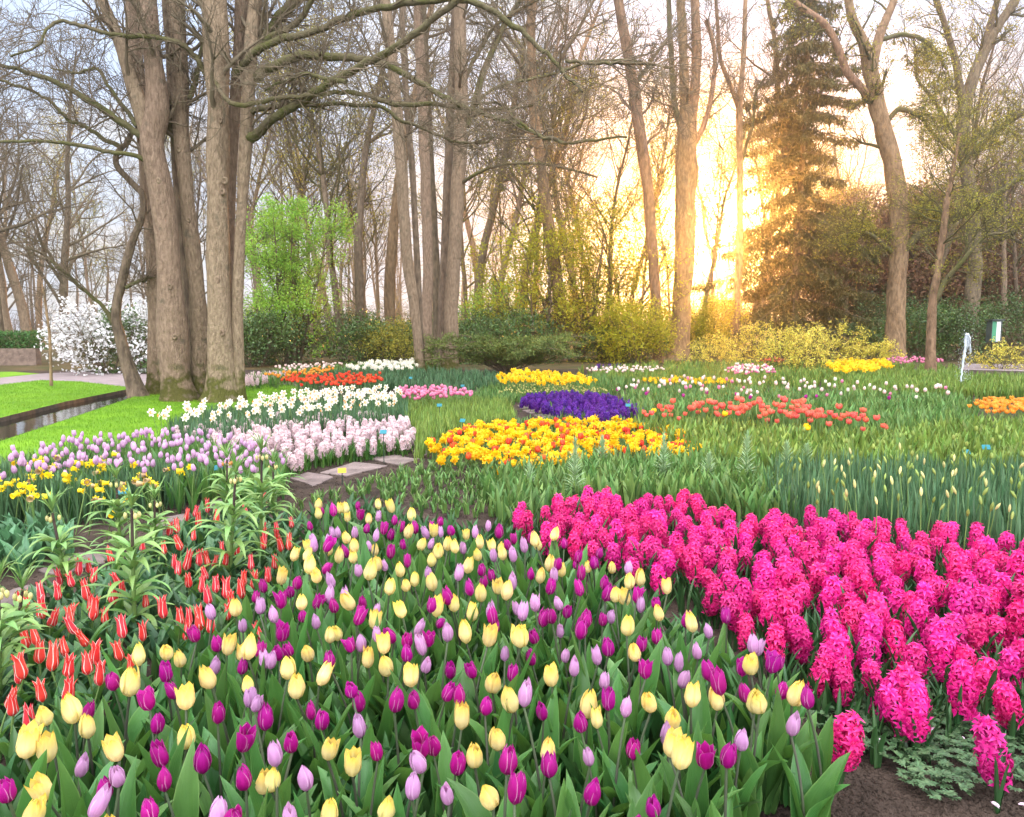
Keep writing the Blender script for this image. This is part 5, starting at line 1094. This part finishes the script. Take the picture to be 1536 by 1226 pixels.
strip('apricot_tulip', 'apricot orange tulip in the dense bed by the pool kerb', 'tulip', 'tulip', M['orange'], [(1455, 607), (1480, 599), (1536, 598), (1640, 600), (1640, 622), (1536, 620), (1480, 617)], .32, .15, 690, 200, h=.30, R=.032, opn=.6)
strip('cowslip', 'tiny pale green bell flower beside the violet hyacinths', 'flower', 'daffodil', M['paleb'], [(748, 588), (770, 576), (860, 578), (925, 584), (900, 588), (800, 589)], .22, .17, 700, 190, h=.22, size=.022, cup=.010, cl=.8)

# leaf masses of the beds
bed_leaves('grassy_leaves', [(592, 608), (640, 600), (762, 602), (772, 628), (740, 640), (668, 648), (640, 668), (622, 676), (626, 645), (610, 625)], .16, .070, M['leafy'], (.18, .32), (.010, .017), (.05, .6), n=4, seed=30, nu=2, nv=5, fold=.2, prof=.4)
bed_leaves('lily_shoots', [(425, 775), (452, 750), (530, 729), (600, 705), (645, 692), (700, 692), (770, 715), (800, 770), (760, 782), (640, 765), (560, 745), (470, 755), (440, 800)], .04, .135, M['leafs'], (.07, .14), (.016, .028), (.3, 1.3), n=7, seed=31, nu=3, nv=6, fold=.5)
bed_leaves('green_tulip_leaves', [(725, 705), (850, 690), (1050, 676), (1180, 690), (1190, 725), (1200, 752), (1100, 752), (1040, 738), (900, 732), (850, 748), (780, 768), (735, 752)], .18, .095, M['leafs'], (.20, .34), (.036, .058), (.1, .9), n=3, seed=32)
bed_leaves('green_tulip_leaves', [(940, 632), (1060, 630), (1200, 645), (1330, 648), (1450, 628), (1536, 632), (1750, 640), (1750, 720), (1536, 700), (1300, 690), (1150, 690), (1050, 678), (1010, 650)], .24, .115, M['leafy'], (.26, .40), (.042, .068), (.05, .8), n=3, seed=33, smax=9000)
bed_leaves('green_tulip_leaves', [(930, 592), (960, 578), (1100, 580), (1240, 586), (1440, 592), (1470, 610), (1450, 628), (1330, 640), (1200, 628), (1060, 612), (965, 622)], .26, .15, M['leafs'], (.28, .40), (.042, .068), (.05, .8), n=3, seed=34, smax=9000)
bed_leaves('bed_leaves', [(700, 596), (740, 574), (880, 576), (930, 584), (920, 590), (790, 590), (765, 600)], .14, .13, M['leafs'], (.16, .28), (.02, .035), (.1, .8), n=4, seed=35)
bed_leaves('bed_leaves', [(580, 600), (600, 590), (700, 590), (770, 600), (640, 602)], .12, .10, M['leafs'], (.14, .24), (.02, .03), (.1, .9), n=4, seed=36)
bed_leaves('bed_leaves', [(440, 574), (520, 555), (640, 555), (740, 560), (760, 574), (700, 585), (600, 582), (500, 578)], .20, .24, M['leafb'], (.26, .40), (.03, .045), (.05, .6), n=6, seed=37)
bed_leaves('bed_leaves', [(740, 566), (900, 566), (960, 572), (930, 584), (760, 576)], .16, .20, M['leafs'], (.22, .38), (.02, .035), (.05, .6), n=6, seed=38)
bed_leaves('bed_leaves', [(880, 560), (1000, 556), (1240, 560), (1440, 572), (1440, 592), (1200, 580), (960, 576)], .16, .28, M['leafy'], (.24, .40), (.03, .05), (.05, .7), n=6, seed=39)
bed_leaves('bed_leaves', [(360, 572), (430, 556), (640, 545), (660, 552), (500, 562), (400, 576)], .16, .34, M['leafs'], (.26, .42), (.04, .06), (.05, .8), n=6, seed=40)
bed_leaves('bed_leaves', [(860, 556), (1000, 546), (1240, 545), (1440, 552), (1440, 572), (1000, 560)], .16, .42, M['leafy'], (.26, .42), (.05, .07), (.05, .8), n=6, seed=41)
bed_leaves('bed_leaves', [(1240, 592), (1300, 560), (1440, 566), (1700, 570), (1700, 592)], .16, .20, M['leafy'], (.24, .42), (.03, .05), (.05, .7), n=6, seed=43)
bed_leaves('daffodil_leaves', [(1150, 735), (1160, 700), (1300, 698), (1536, 705), (1750, 715), (1750, 860), (1536, 815), (1450, 790), (1300, 772), (1200, 768)], .20, .075, M['leafb'], (.26, .42), (.012, .019), (.02, .35), n=3, seed=42, fold=.3, nu=2, nv=5, prof=.35, smax=9000)
DB = []
for i in range(5):
    mb = MB(); T = Tubes(); r = np.random.default_rng(700 + i); h = r.uniform(.34, .44); T.add(np.array([[0, 0, 0], [.003, 0, h * .5], [0, 0, h]]), np.array([.004, .004, .003]), 5, 1)
    q = np.array([0, 0, h]); d = np.array([r.normal() * .5, r.normal() * .3, 1.0]); d /= np.linalg.norm(d); T.add(q + d * np.array([0, .012, .028, .045, .058])[:, None], np.array([.003, .008, .010, .007, .001]), 6, 0); T.flush(mb)
    DB.append(mb.mesh('daffodil_bud', [M['paleb'] if i % 2 else M['greenb'], M['stemg']]))
bed('daffodil_bud', lambda x, y: 'closed pale daffodil bud above blue-green leaves ' + ('right behind the pink hyacinths' if y < 5.6 else 'before the green tulip leaves'), 'daffodil', 'daffodil buds behind the pink hyacinths', DB, scatter([(1150, 705), (1170, 685), (1300, 680), (1536, 690), (1700, 700), (1700, 790), (1536, 775), (1400, 765), (1200, 745)], .40, .20, fr, .48, 160), tilt=.1)
GB = variants(4, 'green_tulip_bud', 'tulip', M['greenb'], 720, h=.36, H=.055, R=.015, opn=0)
bed('green_tulip_bud', lambda x, y: 'closed green tulip bud in the leafy bed ' + ('in front of the coral tulips' if x < 4 else 'in front of the apricot tulips'), 'tulip', 'green tulip buds', GB, scatter([(960, 640), (1100, 636), (1300, 652), (1536, 640), (1700, 650), (1700, 700), (1536, 690), (1150, 680), (1050, 668)], .38, .36, fr, .5, 150))

# tall feathery lily shoots
def lily(px, py, ptop, seed, label):
    r = np.random.default_rng(seed); b = G(px, py, 0); H = P(ptop[0], ptop[1], b[1])[2]; t = thing('lily_shoot', label, 'lily', b, r.random() * 6, 'feathery lily shoots')
    T = Tubes(); T.add(np.array([[0, 0, H * f] for f in np.linspace(0, .96, 6)]), np.linspace(.009, .004, 6), 6); mb = MB(); T.flush(mb); mb.build('stem', M['stemg'], t)
    m = 130; f = np.sort(r.uniform(.15, 1, m)); base = np.column_stack([np.zeros(m), np.zeros(m), f * H * .96]); mb = MB()
    leaf_batch(mb, base, np.arange(m) * 2.4, r.uniform(.10, .16, m) * (1.15 - .55 * f), r.uniform(.012, .017, m), .95 - .75 * f ** 3, 1.75 - 1.5 * f ** 2, .3, 0, 3, 6, 0, r)
    mb.build('foliage', M['leafp'], t)
for i, a in enumerate(((862, 765, (862, 664), 'tallest feathery lily shoot in front of the yellow and red bed'), (994, 740, (993, 657), 'feathery lily shoot under the end of the yellow bed'), (1118, 745, (1120, 650), 'bright feathery lily shoot standing alone in green leaves'), (1178, 728, (1180, 668), 'small silvery lily shoot near the daffodil buds'),
                       (1208, 722, (1206, 672), 'silvery lily shoot next to the small one by the daffodil buds'), (903, 715, (904, 660), 'slim lily shoot half hidden by the yellow daffodils'), (795, 752, (793, 702), 'short lily shoot above the bare soil patch'), (1062, 738, (1060, 686), 'short lily shoot behind the pink hyacinths'))): lily(*a[:3], 800 + i, a[3])

# ------------------------------------------------------------------ stepping stones, tags, fountain, information case
def slab(label, px, hgt=.014, seed=0):
    r = np.random.default_rng(seed); q = gpoly(px, hgt); c = q.mean(0); q = c + (q - c) * .95; e = []
    for i in range(len(q)):
        a, b = q[i], q[(i + 1) % len(q)]
        for f in np.linspace(0, 1, 5)[:-1]: e.append(a + (b - a) * f + r.normal(size=2) * .008)
    e = np.array(e) - c; n = len(e); v = np.vstack([z3(e, -.02), z3(e, hgt - .005), z3(e * .985, hgt)]); i = np.arange(n); j = (i + 1) % n
    v[2 * n:, 2] += r.normal(size=n) * .0015
    mb = MB(); mb.add(v, np.concatenate([np.stack([i, j, n + j, n + i], 1), np.stack([n + i, n + j, 2 * n + j, 2 * n + i], 1)]))
    mb.add(np.vstack([v[2 * n:], [[0, 0, hgt + .001]]]), np.stack([i, j, np.full(n, n)], 1))
    o = mb.build('stepping_stone', M['stone'], smooth=False, loc=(c[0], c[1], 0)); tag(o, label, 'stepping stone', 'stepping stones of the garden path')
for i, (lb, px) in enumerate((('small slab of the path where it turns behind the yellow bed', [(617, 676), (640, 671), (652, 678), (634, 683)]), ('wide slab of the path at the end of the pale hyacinths', [(553, 687), (592, 682), (630, 688), (600, 698)]), ('large split slab of the path next to the yellow tag', [(477, 709), (533, 692), (584, 698), (520, 714)]),
                              ('slab of the path under the leaning crown imperial', [(432, 717), (462, 708), (503, 715), (470, 730)]), ('slab of the path beside the withered daffodil leaves', [(287, 764), (316, 750), (350, 744), (332, 762)]), ('slab of the path behind the red striped tulips', [(228, 792), (240, 776), (278, 770), (290, 784)]),
                              ('big pale slab of the path between the crown imperials', [(50, 856), (123, 827), (170, 829), (157, 846), (80, 862)]), ('cracked slab of the path at the picture edge', [(-40, 905), (44, 876), (80, 884), (26, 908)]), ('outermost slab of the path before the edge crown imperial', [(-120, 960), (-45, 925), (0, 925), (-30, 960)]),
                              ('first slab of the short path at the violet hyacinths', [(776, 608), (792, 606), (808, 611), (780, 613)]), ('second slab of the short path at the violet hyacinths', [(782, 615), (812, 612), (830, 617), (795, 620)]), ('third slab of the short path at the violet hyacinths', [(798, 622), (832, 619), (846, 624), (812, 628)]),
                              ('narrow slab at the edge of the lawn before the flame tulips', [(395, 573), (430, 571), (445, 576), (405, 578)]), ('long slab in the path before the flame tulips', [(440, 577), (490, 576), (500, 580), (450, 582)]))): slab(lb, px, seed=900 + i)
def sheet_soil():
    pass
def plant_tag(label, px, py, m, z=.30, wd=.078, hh=.05):
    b = G(px, py, z); rr = fr.normal() * .3; t = thing('plant_tag', label, 'plant tag', (b[0], b[1], 0), rr)
    T = Tubes(); T.add(np.array([[0, .004, -.05], [0, .004, z * .5], [0, .004, z]]), np.full(3, .005), 6); mb = MB(); T.flush(mb); mb.build('stake', M['stake'], t)
    mb = MB(); box(mb, (-wd / 2, -.004, -hh / 2), (wd / 2, .001, hh / 2)); p = mb.build('plate', m, t, False, (0, -.002, z)); p.rotation_euler = (-.5, 0, 0)
    md = p.modifiers.new('round', 'BEVEL'); md.width = .0015; md.segments = 2
for a in (('teal tag stuck between the pale pink hyacinths', 575, 648, M['teal'], .36), ('teal tag in the leaves behind the rose tulips', 616, 567, M['teal'], .42), ('teal tag in the low leaves beside the rose tulips', 694, 579, M['teal'], .36), ('teal tag leaning over the grassy green leaves', 659, 608, M['teal'], .34), ('dark teal tag at the top of the yellow bed', 694, 631, M['teal'], .32),
          ('teal tag at the end of the violet hyacinths', 942, 608, M['teal'], .34), ('teal tag behind the crown imperials in the daffodil leaves', 183, 737, M['teal'], .26), ('teal tag at the corner of the lavender tulips', 328, 702, M['teal'], .26), ('teal tag in the green leaves below the apricot tulips', 1449, 678, M['teal'], .30), ('grey-blue tag deep in the green leaves below the apricot tulips', 1479, 671, M['teal'], .34), ('yellow tag on a dark stake beside the large split slab', 513, 706, M['yelt'], .14)): plant_tag(*a)
# pool with its kerb, the jet and the case
def pool():
    Y = 16.6; x0, x1 = (1215 - 768) / FPX * Y, (1900 - 768) / FPX * Y
    kind(MB_box('pool_water', (x0, Y + .25, -.3), (x1, Y + 1.3, .03), M['water']), 'structure')
    tag(MB_box('pool_kerb', (x0, Y, -.1), (x1, Y + .24, .14), M['brick'], None, .012), 'dark brick kerb of the pool below the fountain jet', 'kerb')
    r = np.random.default_rng(4); b = np.array([(1441 - 768) / FPX * 17.3, 17.3, .03]); top = P(1450, 503, 17.3) - b
    t = thing('fountain_jet', 'thin white jet of water that breaks and falls back at the top', 'fountain', b)
    T = Tubes(); n = 26; s = np.linspace(0, 1, n); T.add(np.column_stack([top[0] * s, np.zeros(n), top[2] * s]) + r.normal(size=(n, 3)) * .006, .014 + .008 * s + r.random(n) * .010, 8); mb = MB(); T.flush(mb); mb.build('column', M['jet'], t)
    mb = MB(); T = Tubes()
    for k in range(16):
        a = r.random() * 6.28; q = np.linspace(0, 1, 9); rr = r.uniform(.01, .07); dr = r.uniform(.10, .42)
        pts = np.array([top[0], 0, top[2] - .02]) + np.column_stack([math.cos(a) * rr * q + .06 * q, math.sin(a) * rr * q, .10 * q * (1 - q) * 3 - dr * q ** 1.6]); T.add(pts + r.normal(size=pts.shape) * .008, np.interp(q, [0, .3, 1], [.03, .022, .006]) * r.uniform(.6, 1.2) + r.random(9) * .006, 6)
    T.flush(mb); mb.build('falling_spray', M['jet'], t)
    mb = MB(); c = np.array([top[0] * .95, 0, top[2] * .5]) + r.normal(size=(500, 3)) * np.array([.09, .07, .42]); c[:, 2] = np.abs(c[:, 2]); leaf_cloud(mb, c, .016, r, 0, .9); mb.build('foam', M['jet'], t)
pool()
def info_case():
    Y = 30.0; k = pxm(Y); b = np.array([(1488 - 768) / FPX * Y, Y, 0.0]); z0, z1 = P(0, 514, Y)[2], P(0, 481, Y)[2]; w2 = 9.5 * k
    t = thing('information_case', 'dark framed glass information case on a post at the wood edge', 'sign', b, R(14))
    mb = MB(); box(mb, (-.045, .02, -.1), (.045, .10, z0)); mb.build('post', M['metal'], t, False)
    mb = MB(); f = .03
    box(mb, (-w2, -.10, z0), (-w2 + f, .16, z1)); box(mb, (w2 - f, -.10, z0), (w2, .16, z1)); box(mb, (-w2 + f, -.10, z0), (w2 - f, .16, z0 + f)); box(mb, (-w2 + f, -.10, z1 - f), (w2 - f, .16, z1)); box(mb, (-w2 + f, .10, z0 + f), (w2 - f, .15, z1 - f)); fr_ = mb.build('frame', M['metal'], t, False)
    mb = MB(); box(mb, (-w2 - .05, -.16, z1 + .003), (w2 + .05, .20, z1 + .05)); mb.build('roof', M['metal'], t, False)
    mb = MB(); box(mb, (-w2 + f + .01, -.07, z0 + f + .01), (.0, -.04, z1 - f - .01)); mb.build('notice', M['panelg'], fr_, False)
    mb = MB(); box(mb, (.01, -.075, z0 + f + .01), (w2 - f - .01, -.04, z1 - f - .01)); mb.build('notice', M['panelw'], fr_, False)
info_case()

# ------------------------------------------------------------------ haze (the air towards the sun)
def haze():
    m = bpy.data.materials.new('haze'); m.use_nodes = True; n = m.node_tree.nodes; n.clear()
    o = n.new('ShaderNodeOutputMaterial'); v = n.new('ShaderNodeVolumePrincipled')
    v.inputs['Color'].default_value = (1.0, .88, .70, 1); v.inputs['Density'].default_value = HAZE; v.inputs['Anisotropy'].default_value = .93
    m.node_tree.links.new(v.outputs[0], o.inputs['Volume'])
    mb = MB(); box(mb, (-165, -8, -1.2), (165, 160, 31)); kind(mb.build('haze', m, smooth=False), 'stuff')
HAZE = .0030
haze()
